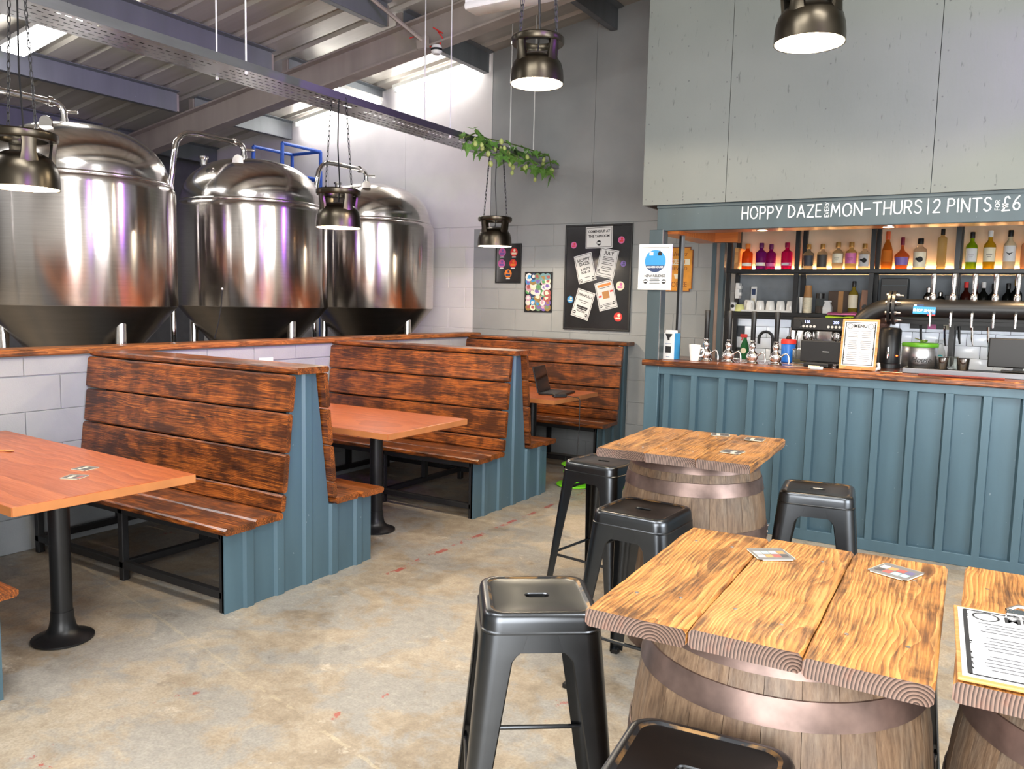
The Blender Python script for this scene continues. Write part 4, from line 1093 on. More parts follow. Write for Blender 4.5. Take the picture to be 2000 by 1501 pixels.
G().box(-2.2, .84, 7.20, 7.212, 1.492, 1.52).obj('shelf_lip', M['black_metal'], t)  # lip added to keep the fill strip out of view
G().box(-2.160, -2.128, 7.30, 7.52, 1.93, 2.12).obj('side_board', M['ply'], t)
t = thing('tiled_splashback', 'white brick tiles behind the back counter', 'tiles', (0, 7.54, 0))
G().box(-2.2, .9, -.002, .006, 1.0, 1.52).obj('grout', M['grout'], t)
tl = G().bbox(-.0985, .0985, -.010, 0, -.0485, .0485, .003).mesh('tile', M['tile'], 30)
for r in range(6):
    z = 1.47-.1*r; x = -2.1+(.1 if r % 2 else 0)
    while x < .85: link('tile', tl, t, (x, 0, z)); x += .2
t = thing('back_counter', 'grey back counter under the shelves', 'counter', (0, 0, 0))
G().bbox(-2.03, 1.8, 6.72, 7.52, 1.0, 1.04, .004).obj('counter_top', flat('dark_laminate', (64, 64, 66), .4), t)
for k in range(6): G().bbox(-2.02+k*.635, -2.02+k*.635+.63, 6.76, 7.5, .02, 1.0, .004).obj('cupboard', M['blue_dark'], t)
KZ = 1.04
# ------------------------------------------------------------------ bottles
def bottle(label, x, z, h, r, kind, glasscol, cap, lab=None, labcol=None, fill=None, y=7.37, group='spirit bottles on the upper shelf', mark=None):
    t = thing('bottle', label, 'bottle', (x, y, z), 0, group)
    if kind == 'gin': pr = [(r*.9, 0), (r, .006), (r, h*.60), (r*.93, h*.66), (r*.5, h*.72), (r*.36, h*.76), (r*.36, h*.86)]
    elif kind == 'wine': pr = [(r*.9, 0), (r, .006), (r, h*.58), (r*.9, h*.65), (r*.5, h*.72), (r*.36, h*.76), (r*.34, h*.88)]
    elif kind == 'cone': pr = [(r*.92, 0), (r, .008), (r*.97, h*.30), (r*.9, h*.5), (r*.6, h*.66), (r*.33, h*.75), (r*.3, h*.84)]
    elif kind == 'squat': pr = [(r*.72, 0), (r*.8, .006), (r*1.0, h*.42), (r*.85, h*.48), (r*.35, h*.58), (r*.22, h*.66), (r*.21, h*.80)]
    elif kind == 'tall': pr = [(r*.9, 0), (r, .006), (r, h*.78), (r*.7, h*.80), (r*.4, h*.83), (r*.38, h*.89)]
    else: pr = [(r*.9, 0), (r, .006), (r, h*.5), (r*.75, h*.6), (r*.35, h*.7), (r*.33, h*.86)]
    G().lathe(pr, 20).obj('glass_body', glasscol, t, smooth=40)
    zt = pr[-1][1]; rt = pr[-1][0]
    G().lathe([(rt*1.02, zt-h*.05), (rt*1.25, zt-h*.045), (rt*1.25, h*.985), (rt*1.1, h), (0, h)], 16).obj('cap', cap, t, smooth=40)
    if fill is not None:
        f = [(a*.93, b+.002) for a, b in pr if b < h*fill]
        if f[-1][1] < h*fill: f.append((f[-1][0], h*fill))
        G().lathe(f, 18).obj('liquid', glasscol if labcol is None else labcol, t) if False else None
    if lab:
        l0, l1 = lab; g = G(); n = 14
        pts = [(-PI*.86/1+i*(PI*.72)/n) for i in range(n+1)]
        def rr(z_):
            for (a, b), (c, d) in zip(pr, pr[1:]):
                if b <= z_ <= d: return a+(c-a)*(z_-b)/max(1e-6, d-b)
            return r
        vs = []
        for a in pts: vs += [((rr(l0*h)+.0012)*math.cos(a), (rr(l0*h)+.0012)*math.sin(a), l0*h), ((rr(l1*h)+.0012)*math.cos(a), (rr(l1*h)+.0012)*math.sin(a), l1*h)]
        o = g.add(vs, [(2*i, 2*i+2, 2*i+3, 2*i+1) for i in range(n)]).obj('label', labcol or M['paper'], t)
        if mark:
            g = G(); zc = (l0+l1)/2*h
            if mark == 'wings': g.add([(0, -r-.003, zc-.012), (-.028, -r-.002, zc+.014), (-.006, -r-.003, zc+.004), (.006, -r-.003, zc+.004), (.028, -r-.002, zc+.014)], [(0, 1, 2), (0, 2, 3), (0, 3, 4)])
            elif mark == 'band': g.rect(0, zc, r*1.3, h*.05, -r-.002)
            elif mark == 'dots': g.disc(.006, zc, r*.45, -r-.0025); g.disc(-.018, zc+.004, r*.2, -r-.0025)
            else: g.rect(0, zc, r*.9, h*.012, -r-.002); g.rect(0, zc-.014, r*.6, h*.01, -r-.002)
            g.obj('print', M['ink'] if mark != 'band' else M['white_pl'], o)
    return t
gl = lambda n, c, tr=.7: glass(n, c, tr)
US = 1.928
clear = gl('clear_glass', (236, 240, 236), .95)
bottle('orange glass gin bottle, first on the upper shelf', -2.065, US, .232, .047, 'gin', gl('orange_glass', (240, 84, 24), .45), M['orange'], (.14, .26), M['cream'], mark='band')
bottle('purple glass gin bottle, left of the purple pair', -1.937, US, .235, .046, 'gin', gl('purple_glass', (120, 30, 110), .4), flat('violet_cap', (92, 24, 84), .4), (.14, .26), M['cream'], mark='band', y=7.35)
bottle('purple glass gin bottle, right of the purple pair', -1.872, US, .228, .044, 'gin', gl('magenta_glass', (140, 26, 100), .4), flat('violet_cap', (92, 24, 84), .4), (.14, .26), M['pink'], y=7.43)
bottle('pink glass gin bottle standing alone beside the first divider', -1.719, US, .236, .047, 'gin', gl('pink_glass', (222, 30, 96), .45), flat('pink_cap', (150, 20, 70), .4), (.14, .26), M['pink'], mark='band')
bottle('clear gin bottle with dark label, first in the second bay', -1.537, US, .217, .043, 'gin', clear, flat('gold_cap', (196, 150, 84), .35, .5), (.15, .55), flat('dark_label', (58, 58, 66), .6))
bottle('clear gin bottle with black label, second in the second bay', -1.423, US, .218, .043, 'gin', clear, flat('gold_cap', (196, 150, 84), .35, .5), (.10, .58), flat('dark_label2', (64, 58, 54), .6))
bottle('clear gin bottle with white script label, middle of the second bay', -1.298, US, .230, .045, 'gin', clear, flat('gold_cap', (196, 150, 84), .35, .5), (.25, .58), M['cream'], mark='lines')
bottle('pink labelled bottle in the second bay', -1.192, US, .230, .046, 'gin', gl('pale_yellow_glass', (236, 214, 150), .8), flat('gold_cap', (196, 150, 84), .35, .5), (.22, .60), M['pink'], mark='lines')
bottle('clear bottle with patterned white label, last in the second bay', -1.088, US, .216, .044, 'gin', clear, flat('gold_cap', (196, 150, 84), .35, .5), (.12, .58), M['paper'], mark='dots')
bottle('tall amber rum bottle, first in the third bay', -.915, US, .312, .046, 'cone', gl('amber_glass', (226, 136, 52), .8), flat('copper_cap', (190, 84, 44), .4), (.2, .5), gl('amber_label', (210, 120, 50), .2))
bottle('squat cognac bottle with maroon neck, in the third bay', -.803, US, .262, .057, 'squat', gl('cognac_glass', (214, 112, 60), .7), flat('maroon_cap', (110, 26, 50), .4), (.14, .38), M['purple_p'])
bottle('square clear bottle with black splash mark, in the third bay', -.671, US, .250, .050, 'gin', clear, M['black'], (.08, .56), M['cream'], mark='dots')
bottle('slim tall golden bottle beside the third divider', -.516, US, .322, .034, 'tall', gl('golden_clear', (232, 206, 140), .7), M['black'])
bottle('green glass wine bottle, first in the fourth bay', -.308, US, .292, .042, 'wine', gl('green_glass', (140, 176, 26), .55), M['black'], (.20, .56), M['paper'], mark='lines')
bottle('yellow wine bottle with white capsule, in the fourth bay', -.186, US, .300, .043, 'wine', gl('yellow_glass', (214, 170, 36), .6), M['paper'], (.20, .56), M['cream'], mark='lines')
bottle('pale frosted bottle with dark wing emblem, in the fourth bay', -.053, US, .300, .044, 'wine', gl('frosted_glass', (236, 224, 190), .5), M['black'], (.20, .60), M['paper'], mark='wings')
bottle('rose bottle at the right picture edge of the upper shelf', .062, US, .29, .042, 'wine', gl('rose_glass', (230, 170, 130), .6), M['cream'])
LS = 1.556
lo_g = 'bottles on the lower shelf'
bottle('dark bottle with red capsule on the lower shelf, left of a pair', -.325, LS, .275, .038, 'wine', gl('dark_red_glass', (60, 22, 16), .2), M['red'], (.12, .3), M['paper'], group=lo_g)
bottle('dark bottle with red capsule on the lower shelf, right of a pair', -.262, LS, .272, .038, 'wine', gl('dark_red_glass', (60, 22, 16), .2), M['red'], (.12, .3), M['paper'], group=lo_g, y=7.44)
bottle('dark bottle with white capsule on the lower shelf', -.205, LS, .275, .037, 'wine', gl('black_glass', (18, 20, 18), .1), M['paper'], (.12, .3), M['paper'], group=lo_g)
bottle('black wine bottle with black capsule on the lower shelf', -.135, LS, .265, .04, 'wine', gl('black_glass', (18, 20, 18), .1), M['black'], (.12, .3), M['cream'], group=lo_g)
bottle('black wine bottle half hidden behind the beer taps', -.04, LS, .268, .038, 'wine', gl('black_glass', (18, 20, 18), .1), M['black'], group=lo_g)
bottle('sparkling wine bottle with gold foil neck at the right picture edge', .015, LS, .30, .04, 'wine', gl('black_glass', (18, 20, 18), .1), flat('gold_foil', (206, 164, 70), .35, .6), group=lo_g, y=7.33)
bottle('wine bottle with pale label behind the coffee machine', -1.145, LS, .275, .039, 'wine', gl('olive_glass', (150, 130, 50), .3), M['black'], (.18, .58), M['cream'], group=lo_g, y=7.32)
# cocktail shakers
for x, y, h, lb in ((-.585, 7.33, .165, 'tall steel cocktail shaker on the lower shelf behind the pipe'), (-.50, 7.36, .13, 'short steel cocktail shaker on the lower shelf behind the pipe')):
    t = thing('cocktail_shaker', lb, 'shaker', (x, y, LS+.06))
    G().lathe([(.026, 0), (.036, h*.55), (.034, h*.62), (.02, h*.75), (.016, h*.8)], 20).obj('body', M['polished'], t, smooth=40)
    G().lathe([(.017, h*.78), (.018, h), (.012, h*1.04), (0, h*1.05)], 16).obj('cap', M['polished'], t, smooth=40)
t = thing('storage_box', 'black storage box under the cocktail shakers', 'box', (-.56, 7.36, LS)); G().bbox(-.09, .09, -.1, .1, 0, .058, .004).obj('box', M['black'], t); G().box(-.03, .03, -.102, -.1, .02, .04).obj('handle', M['chrome'], t)
t = thing('storage_box', 'tall black box on the lower shelf in the third bay', 'box', (-.84, 7.40, LS)); G().bbox(-.10, .10, -.08, .08, 0, .30, .004).obj('box', M['black'], t); G().box(-.09, .09, -.082, -.08, .24, .245).obj('lid_seam', M['blue_dark'], t)
t = thing('card_reader_box', 'black box with chrome trim behind the middle beer tap', 'box', (-.416, 7.33, LS)); G().bbox(-.046, .046, -.06, .06, 0, .17, .004).obj('box', M['black'], t); G().box(-.04, .04, -.062, -.06, .05, .058).obj('trim', M['chrome'], t)
# mugs upside down on a tray
t = thing('mug_tray', 'white tray carrying upturned mugs on the lower shelf', 'tray', (-1.84, 7.30, LS)); G().bbox(-.215, .235, -.07, .09, 0, .010, .003).obj('tray', M['white_pl'], t); G().box(-.215, .235, -.074, -.07, .0, .016).obj('rim', M['white_pl'], t)
def mug(label, loc, rz=0, up=False, s=1.0, group=None):
    t = thing('mug', label, 'mug', loc, rz, group)
    pr = [(.043, 0), (.044, .004), (.041, .06), (.034, .092), (.031, .097), (0, .098)]
    if up: pr = [(0, .004), (.026, 0), (.030, .003), (.038, .07), (.042, .115), (.0385, .115), (.034, .07), (.027, .008), (0, .008)]
    G().lathe([(a*s, b*s) for a, b in pr], 24).obj('cup', M['porcelain'], t, smooth=40)
    z0, z1 = ((.035, .095) if up else (.02, .07))
    G().tube([(.034*s, 0, z1*s), (.058*s, 0, (z1-.004)*s), (.066*s, 0, (z0+z1)/2*s), (.056*s, 0, (z0+.004)*s), (.034*s, 0, z0*s)], .006*s, 8).obj('handle', M['porcelain'], t, smooth=40)
    return t
for k, (x, rz) in enumerate(((-1.995, -1.0), (-1.907, 1.9), (-1.819, 2.2), (-1.731, 1.7), (-1.646, 2.4))):
    mug(('first', 'second', 'third', 'fourth', 'fifth')[k]+' upturned white mug from the left post on the lower shelf', (x, 7.29, LS+.0105), rz, False, .9, group='upturned mugs')
mug('upturned white mug in the back row of the tray', (-2.04, 7.385, LS+.0105), .5, False, .95, group='upturned mugs')
mug('white mug standing upright on the worktop beside the hand pumps', (-2.005, 5.88, CZ), .25, True, 1.05)
t = thing('remote_control', 'white air conditioning remote leaning on the back panel', 'remote', (-2.01, 7.46, LS)); G().bbox(-.026, .026, -.02, 0, 0, .225, .005).obj('body', M['white_pl'], t); G().box(-.017, .017, -.0215, -.02, .15, .205).obj('display', M['navy'], t); G().box(-.015, .015, -.0215, -.02, .03, .12).obj('buttons', M['cream'], t)
t = thing('yellow_cup', 'small pale yellow upturned tub at the left end of the lower shelf', 'tub', (-2.085, 7.28, LS)); G().lathe([(.045, 0), (.044, .004), (.034, .055), (.028, .062), (0, .063)], 20).obj('tub', flat('pale_yellow', (226, 224, 150), .5), t, smooth=40); G().lathe([(.047, 0), (.047, .006), (.044, .006)], 20).obj('rim', flat('pale_yellow', (226, 224, 150), .5), t)
t = thing('power_sockets', 'white plug adapters on the left shelf post', 'socket', (-2.13, 7.40, 1.69)); G().bbox(-.02, .015, -.06, .02, -.02, .12, .004).obj('strip', M['white_pl'], t)
for z in (.02, .08): G().bbox(.0, .035, -.075, -.03, z-.015, z+.015, .003).obj('plug', M['white_pl'], t)
t = thing('speaker_puck', 'small white round speaker at the left end of the lower shelf', 'speaker', (-2.135, 7.26, LS)); G().bbox(-.02, .02, -.03, .03, 0, .082, .008).obj('case', M['white_pl'], t); G().cyl((.0, -.031, .045), (0, -.029, .045), .016, n=16).obj('cone', M['black'], t)
# paper cups, jar, basket, cloths
t = thing('paper_cups', 'tall stack of brown and white paper cups on the lower shelf', 'cup stack', (-1.505, 7.29, LS))
for k in range(11): G().lathe([(.030+.004, .012*k), (.0375, .012*k+.006), (.0375, .012*k+.0115), (.033, .012*k+.0115)], 20).obj('white_cup', M['cream'], t)
G().lathe([(.036, .132), (.027, .235), (.0, .236)], 20).obj('brown_cup', flat('kraft', (172, 124, 76), .7), t, smooth=40)
t = thing('glass_jar', 'glass jar with black lid beside the paper cups', 'jar', (-1.40, 7.27, LS)); G().lathe([(.032, 0), (.036, .01), (.036, .11), (.03, .125)], 20).obj('glass', clear, t, smooth=40); G().lathe([(.034, .125), (.034, .168), (0, .17)], 20).obj('lid', M['black'], t, smooth=40); G().lathe([(.033, .004), (.033, .06), (0, .061)], 16).obj('contents', flat('coffee_beans', (120, 78, 52), .6), t)
t = thing('bread_box', 'dark brown carton on the lower shelf behind the coffee machine', 'carton', (-1.25, 7.42, LS)); G().bbox(-.10, .10, -.07, .07, 0, .19, .004).obj('carton', flat('dark_carton', (70, 50, 34), .6), t); G().box(-.02, .02, -.071, -.07, 0, .19).obj('tape', flat('kraft', (172, 124, 76), .7), t)
t = thing('paper_bag', 'small white paper bag beside the jar', 'bag', (-1.335, 7.26, LS)); G().ring_loft([rsq(.035, .01, 0, 4), rsq(.036, .01, .05, 4), rsq(.02, .006, .10, 4)], True, True).obj('bag', M['paper'], t); G().box(-.03, .03, -.001, .001, .095, .108).obj('fold', M['paper'], t)
t = thing('coffee_packet', 'brown coffee packet beside the divider over the machine', 'packet', (-1.045, 7.30, LS)); G().ring_loft([rsq(.035, .01, 0, 4), rsq(.04, .012, .08, 4), rsq(.03, .004, .20, 4)], True, True).obj('packet', flat('brown_foil', (150, 104, 76), .4), t); G().disc(0, .06, .022, -.0405).obj('label', M['black'], t)
t = thing('shelf_box', 'grey cup tube beside the first divider of the lower shelf', 'tube', (-1.562, 7.30, LS)); G().lathe([(.012, 0), (.018, .13), (.0, .131)], 14).obj('cup_tube', M['white_pl'], t, smooth=40); G().lathe([(.019, .125), (.019, .135)], 14).obj('rim', M['white_pl'], t)
# coffee machine on the back counter
t = thing('coffee_machine', 'black and chrome espresso machine on the back counter', 'coffee machine', (-1.285, 6.98, KZ))
G().bbox(-.24, .25, -.14, .20, .375, .485, .012).obj('head', M['black'], t)
G().bbox(-.23, .24, .02, .20, .06, .38, .01).obj('back', M['polished'], t)
G().bbox(-.24, .25, -.22, .20, 0, .07, .008).obj('drip_tray', M['polished'], t)
for s in (-1, 1): G().bbox(s*.235+(.0 if s > 0 else -.012), s*.235+(.012 if s > 0 else 0), -.16, .2, .06, .40, .006).obj('side', M['polished'], t)
for x in (-.12, .10):
    gr = G().lathe([(.038, .30), (.04, .31), (.04, .36), (.034, .378)], 20, (x, -.08, 0)).obj('group_head', M['chrome'], t, smooth=40)
    G().tube([(x, -.08, .315), (x+.02, -.15, .30), (x+.035, -.21, .285)], [.012, .012, .015], 10).obj('handle', M['black'], gr, smooth=40)
    for d in (-.015, .015): G().tube([(x+d*.3, -.08, .30), (x+d, -.085, .285), (x+d, -.085, .262)], .006, 8).obj('spout', M['chrome'], gr)
    for k in range(5): G().cyl((x-.056+k*.028, -.143, .412), (x-.056+k*.028, -.139, .412), .0105, n=14).obj('button', M['white_pl'], t)
    text('120' if x < 0 else '200', .03, glow('blue_digits', (150, 160, 255), 4), t, x, .447, -.1412)
G().tube([(-.19, -.13, .43), (-.19, -.16, .43)], .03, 16).obj('steam_knob', M['black'], t, smooth=40)
G().tube([(-.19, -.15, .37), (-.20, -.17, .25), (-.19, -.19, .15)], .006, 8).obj('steam_wand', M['chrome'], t)
for nm, col, x, dz, lb in (('cloth', M['pink'], -1.14, .024, 'folded pink cloth on the coffee machine'), ('cloth', flat('lime_cloth', (170, 206, 50), .8), -1.15, .0, 'folded lime cloth under the pink cloth')):
    t = thing(nm, lb, 'cloth', (x, 6.93, KZ+.487+dz)); g = G(); rr = random.Random(int(dz*1000)+2); rings = []
    for i in range(9):
        u = -.125+.25*i/8; hh = .012+.012*math.sin(i*1.3)*rr.random()
        rings.append([(u, -.07, .0), (u, .07, 0), (u, .075, hh*.7), (u, .0, hh+.006), (u, -.078, hh*.5)])
    g.ring_loft(rings).obj('folded_cloth', col, t, smooth=60)
    G().box(-.12, .12, -.079, -.076, 0, .006).obj('hem', col, t)
# black tap at the sink
t = thing('kitchen_tap', 'matt black swan neck tap at the back sink', 'tap', (-1.80, 7.36, KZ))
G().tube([(0, 0, 0), (0, 0, .28)] + [(-.06+.06*math.cos(a), -.0, .28+.06*math.sin(a)) for a in [i*PI/8 for i in range(1, 9)]] + [(-.12, 0, .23)], .013, 10).obj('spout', M['black'], t, smooth=50)
G().lathe([(.025, 0), (.025, .05), (.018, .06)], 16).obj('base', M['black'], t, smooth=40)
def spray(label, loc, col, trig, lab):
    t = thing('spray_bottle', label, 'spray bottle', loc)
    G().lathe([(.034, 0), (.037, .006), (.037, .09), (.030, .13), (.016, .165), (.013, .185)], 20).obj('bottle', col, t, smooth=40)
    G().bbox(-.04, .018, -.010, .010, .185, .215, .005).obj('trigger_head', trig, t); G().tube([(-.02, 0, .19), (-.03, 0, .16)], .005, 6).obj('trigger', trig, t)
    G().disc(0, .075, .024, -.0382).obj('label', lab, t)
spray('green spray bottle with red trigger behind the hand pumps', (-1.93, 6.95, KZ+.11), gl('green_clear', (60, 130, 80), .5), M['red'], M['cream'])
spray('clear spray bottle with teal label near the steel tin', (-.46, 7.2, KZ+.12), clear, clear, M['teal'])
for i, (x, y) in enumerate(((-1.93, 6.95), (-.46, 7.2))):
    t = thing('riser_block', ('low black riser under the green spray bottle', 'low black riser under the clear spray bottle')[i], 'block', (x, y, KZ)); hh = .11+.01*i; G().bbox(-.06, .06, -.06, .06, 0, hh, .004).obj('block', M['black'], t); G().box(-.05, .05, -.061, -.06, .02, .03).obj('groove', M['blue_dark'], t)
t = thing('canister', 'blue canister with red lid between the hand pumps and the coffee machine', 'canister', (-1.47, 6.52, 0)); 
del t
bpy.data.objects.remove(bpy.data.objects['canister'])
t = thing('canister', 'blue canister with red lid between the hand pumps and the coffee machine', 'canister', (-1.43, 6.34, CZ))
G().lathe([(.046, 0), (.05, .004), (.052, .135), (.05, .14)], 28).obj('body', flat('royal_blue', (28, 104, 200), .35), t, smooth=40)
G().lathe([(.052, .138), (.056, .14), (.056, .168), (.05, .174), (0, .175)], 28).obj('lid', M['red'], t, smooth=40)
G().lathe([(.02, .174), (.022, .185), (.012, .197), (0, .198)], 16).obj('knob', M['black'], t, smooth=40)
t = thing('tip_jar', 'clear square jar with yellow sweets beside the till', 'jar', (-1.335, 6.30, CZ)); G().ring_loft([rsq(.045, .01, 0, 4), rsq(.045, .01, .10, 4)], True, False).obj('jar', clear, t); G().bbox(-.047, .047, -.047, .047, .10, .108, .003).obj('lid', M['chrome'], t); G().bbox(-.04, .04, -.04, .04, .004, .03, .006).obj('contents', flat('yellow_sweets', (220, 190, 40), .5), t)
# ------------------------------------------------------------------ things on the worktop
t = thing('milk_carton', 'white and blue carton at the left end of the worktop', 'carton', (-2.205, 5.915, CZ), -.12)
G().bbox(-.05, .05, -.045, .045, 0, .20, .003).obj('carton', M['white_pl'], t)
G().box(.0505, .052, -.044, .044, .002, .20).obj('blue_side', M['blue_p'], t)
G().prism([(-.05, .2), (.05, .2), (.046, .222), (-.046, .222)], -.006, .006).obj('gable', M['white_pl'], t)
g = G().prism([(-.028, .195), (.03, .195), (.025, .178), (.008, .165), (.01, .15), (-.006, .145), (-.012, .165)], -.0462, -.0455); g.rect(.0, .075, .046, .05, -.0462); g.obj('print', M['ink'], t)
G().rect(0, .02, .03, .008, -.0462).rect(0, .12, .05, .006, -.0462).obj('print', flat('grey_print', (150, 160, 176), .6), t)
def hand_pump(label, x):
    t = thing('hand_pump', label, 'beer pump', (x, 5.96, CZ), 0, 'cask beer hand pumps')
    G().lathe([(.048, 0), (.05, .004), (.046, .012), (.032, .02), (.040, .035), (.044, .055), (.036, .075), (.022, .09), (.018, .105), (.024, .118), (.026, .13), (.018, .145), (.015, .15)], 24).obj('base', M['chrome'], t, smooth=40)
    h = G().lathe([(.012, .148), (.017, .16), (.018, .30), (.021, .375), (.018, .38), (0, .381)], 18).obj('handle', M['black'], t, smooth=40)
    G().lathe([(.0185, .156), (.0195, .162), (.0185, .168)], 18).obj('ferrule', M['chrome'], h)
    G().tube([(.03, -.0, .05), (.055, 0, .075), (.075, 0, .085), (.09, 0, .07), (.095, 0, .03), (.095, 0, .01)], .007, 8).obj('swan_neck', M['chrome'], t, smooth=50)
    return t
for x, w in ((-1.945, 'leftmost tall black hand pump on the worktop, beside the mug'), (-1.775, 'second tall black hand pump from the mug'), (-1.598, 'third tall black hand pump from the mug'), (-1.43, 'tall black hand pump nearest the blue canister')): hand_pump(w, x)
t = thing('till_screen', 'black till terminal facing the barman on the worktop', 'till', (-1.125, 6.02, CZ), -.05)
G().bbox(-.145, .145, -.02, .012, .035, .185, .006).obj('screen_back', M['black'], t)
G().bbox(-.11, .06, -.06, .09, 0, .03, .006).obj('foot', M['black'], t)
G().bbox(-.03, .03, .0, .05, .02, .10, .004).obj('stand', M['black'], t)
G().rect(.03, .11, .045, .006, -.0206).obj('badge', M['chrome'], t)
t = thing('domino_blocks', 'two small cream blocks with dark marks in front of the till', 'block', (-1.12, 5.79, CZ), .1)
G().bbox(-.05, .025, .03, .06, 0, .018, .003).obj('block', M['cream'], t); G().bbox(-.03, .05, -.02, .012, 0, .018, .003).obj('block', M['white_pl'], t)
for k in range(3): G().box(-.012+k*.018, -.002+k*.018, -.012, .004, .018, .0186).obj('mark', M['ink'], t)
t = thing('menu_stand', 'white menu in an upright pale wooden stand on the worktop', 'menu', (-.872, 5.90, CZ), -.06)
b = G().bbox(-.118, .118, -.006, .006, .0, .345, .004).obj('board', M['ply'], t, (0, 0, .002), (-.14, 0, 0))
menu_page(b, .206, .305, .006, 'MENU')
for o in list(b.children): o.location.z += .178
G().bbox(-.03, .03, -.01, .075, 0, .012, .003).obj('foot', M['ply'], t)
G().tube([(.09, .03, 0), (.13, .05, 0.02), (.12, .07, .05)], .012, 6).obj('clip', M['white_pl'], t)
# beer pipe
t = thing('beer_pipe', 'thick black beer pipe on flanges with chrome taps above the worktop', 'beer font', (0, 6.10, 0))
PZ = 1.613; PR = .062
pts = [(-.695-.24*math.sin(a), 0, PZ-.24+.24*math.cos(a)) for a in [PI/2*i/10 for i in range(11)]]
G().tube(pts + [(-.935, 0, CZ+.02)], PR, 24).obj('elbow', M['black_metal'], t, smooth=50)
G().lathe([(.105, 0), (.105, .014), (.064, .018)], 28, (-.935, 0, CZ)).obj('foot_flange', M['black_metal'], t, smooth=40)
G().tube([(-.69, 0, PZ), (1.62, 0, PZ)], PR, 24).obj('pipe', M['black_metal'], t, smooth=50)
for x in (-.715, -.687): G().tube([(x-.009, 0, PZ), (x+.009, 0, PZ)], .115, 28).obj('flange', M['black_metal'], t, smooth=40)
for k in range(8):
    a = 2*PI*k/8+.39; y, z = .09*math.cos(a), PZ+.09*math.sin(a)
    b = G().tube([(-.735, y, z), (-.64, y, z)], .007, 8).obj('bolt', M['galv'], t)
    for x in (-.73, -.672): G().tube([(x-.006, y, z), (x+.006, y, z)], .013, 6).obj('nut', M['galv'], b)
for k, x in enumerate((-.46, -.34, -.22, -.10, .02, .14, .26)):
    b = G().lathe([(.020, 0), (.022, .015), (.020, .035), (.014, .045)], 18, (x, 0, PZ+PR-.004)).obj('tap_body', M['chrome'], t, smooth=40)
    G().lathe([(.010, .04), (.012, .06), (.019, .165), (.017, .172), (0, .173)], 16, (x, 0, PZ+PR-.004)).obj('tap_handle', M['chrome'], b, smooth=40)
    G().tube([(x, -PR*.9, PZ-.02), (x, -PR-.03, PZ-.03), (x, -PR-.035, PZ-.07), (x, -PR-.035, PZ-.115)], [.010, .010, .009, .007], 10).obj('nozzle', M['chrome'], b, smooth=50)
o = G().rect(0, 0, .135, .048, 0).obj('sticker', flat('sticker_blue', (34, 140, 204), .4), t, loc=(-.50, -PR-.0015, PZ-.012), rot=(0, .03, 0))
text('SHOP SMALL', .0235, M['paper'], o, 0, -.002, -.0006, bold=.0009)
G().rect(-.035, .031, .06, .014, -.0003).obj('sticker_tab', M['navy'], o); G().rect(.044, -.029, .046, .010, -.0003).obj('sticker_tab', M['red'], o); G().rect(-.056, .031, .016, .009, -.0006).obj('sticker_tab', M['paper'], o)
t = thing('water_boiler', 'black cylindrical water boiler with chrome tap and red pilot light', 'boiler', (-.73, 6.36, CZ))
G().lathe([(.07, .03), (.072, .04), (.072, .27), (.06, .285), (0, .29)], 28).obj('body', M['black_metal'], t, smooth=40)
G().lathe([(.078, 0), (.078, .03), (.07, .035)], 28).obj('base', M['black'], t, smooth=40)
b = G().tube([(.0, -.07, .115), (.0, -.10, .115), (.0, -.105, .10), (0, -.105, .07)], [.012, .012, .01, .008], 10).obj('tap', M['chrome'], t, smooth=50)
G().tube([(0, -.10, .115), (0, -.10, .15)], .008, 8).obj('tap_lever', M['chrome'], b)
G().lathe([(0, -.006), (.008, 0), (0, .006)], 12, (.055, -.052, .09)).obj('pilot_light', glow('red_pilot', (255, 60, 20), 12), t)
t = thing('grinder_hopper', 'dark glass grinder hopper behind the menu stand', 'grinder', (-.88, 7.0, KZ)); G().lathe([(.06, 0), (.06, .32), (.05, .34)], 20).obj('body', M['black'], t, smooth=40); G().lathe([(.05, .34), (.075, .46), (.075, .5)], 20).obj('hopper', glass('smoke_glass', (120, 90, 80), .7), t, smooth=40); G().lathe([(.077, .5), (.077, .515), (0, .52)], 20).obj('lid', M['black'], t)
t = thing('steel_tin', 'steel tin with lime green lid lettered House behind the drip rail', 'tin', (-.56, 6.62, 0))
bpy.data.objects.remove(t)
t = thing('back_ledge', 'dark raised ledge behind the worktop under the drip rail', 'ledge', (0, 0, 0))
G().bbox(-.80, 1.7, 6.42, 6.70, 1.05, 1.185, .004).obj('ledge', M['black'], t)
for k in range(4): G().box(-.78+k*.8, -.74+k*.8, 6.45, 6.69, 0, 1.05).obj('leg', M['frame_steel'], t)
t = thing('steel_tin', 'steel tin with lime green lid behind the drip rail', 'tin', (-.553, 6.57, 1.186))
G().lathe([(.115, 0), (.118, .004), (.118, .155), (.115, .16)], 36).obj('body', M['brushed2'], t, smooth=40)
G().lathe([(.120, .152), (.122, .156), (.122, .172), (.116, .18), (0, .182)], 36).obj('lid', flat('lid_green', (92, 168, 40), .4), t, smooth=40)
text('House', .055, M['ink'], t, .02, .06, -.1185, shear=.3, sx=.9)
t = thing('tea_strainer', 'small metal strainer lying on the green tin lid', 'strainer', (-.53, 6.55, 1.369)); G().lathe([(0, 0), (.022, .004), (.028, .02), (.026, .02), (.02, .006), (0, .003)], 18).obj('bowl', M['polished'], t, smooth=40); G().tube([(-.025, 0, .018), (-.06, 0, .03)], .004, 6).obj('handle', M['polished'], t)
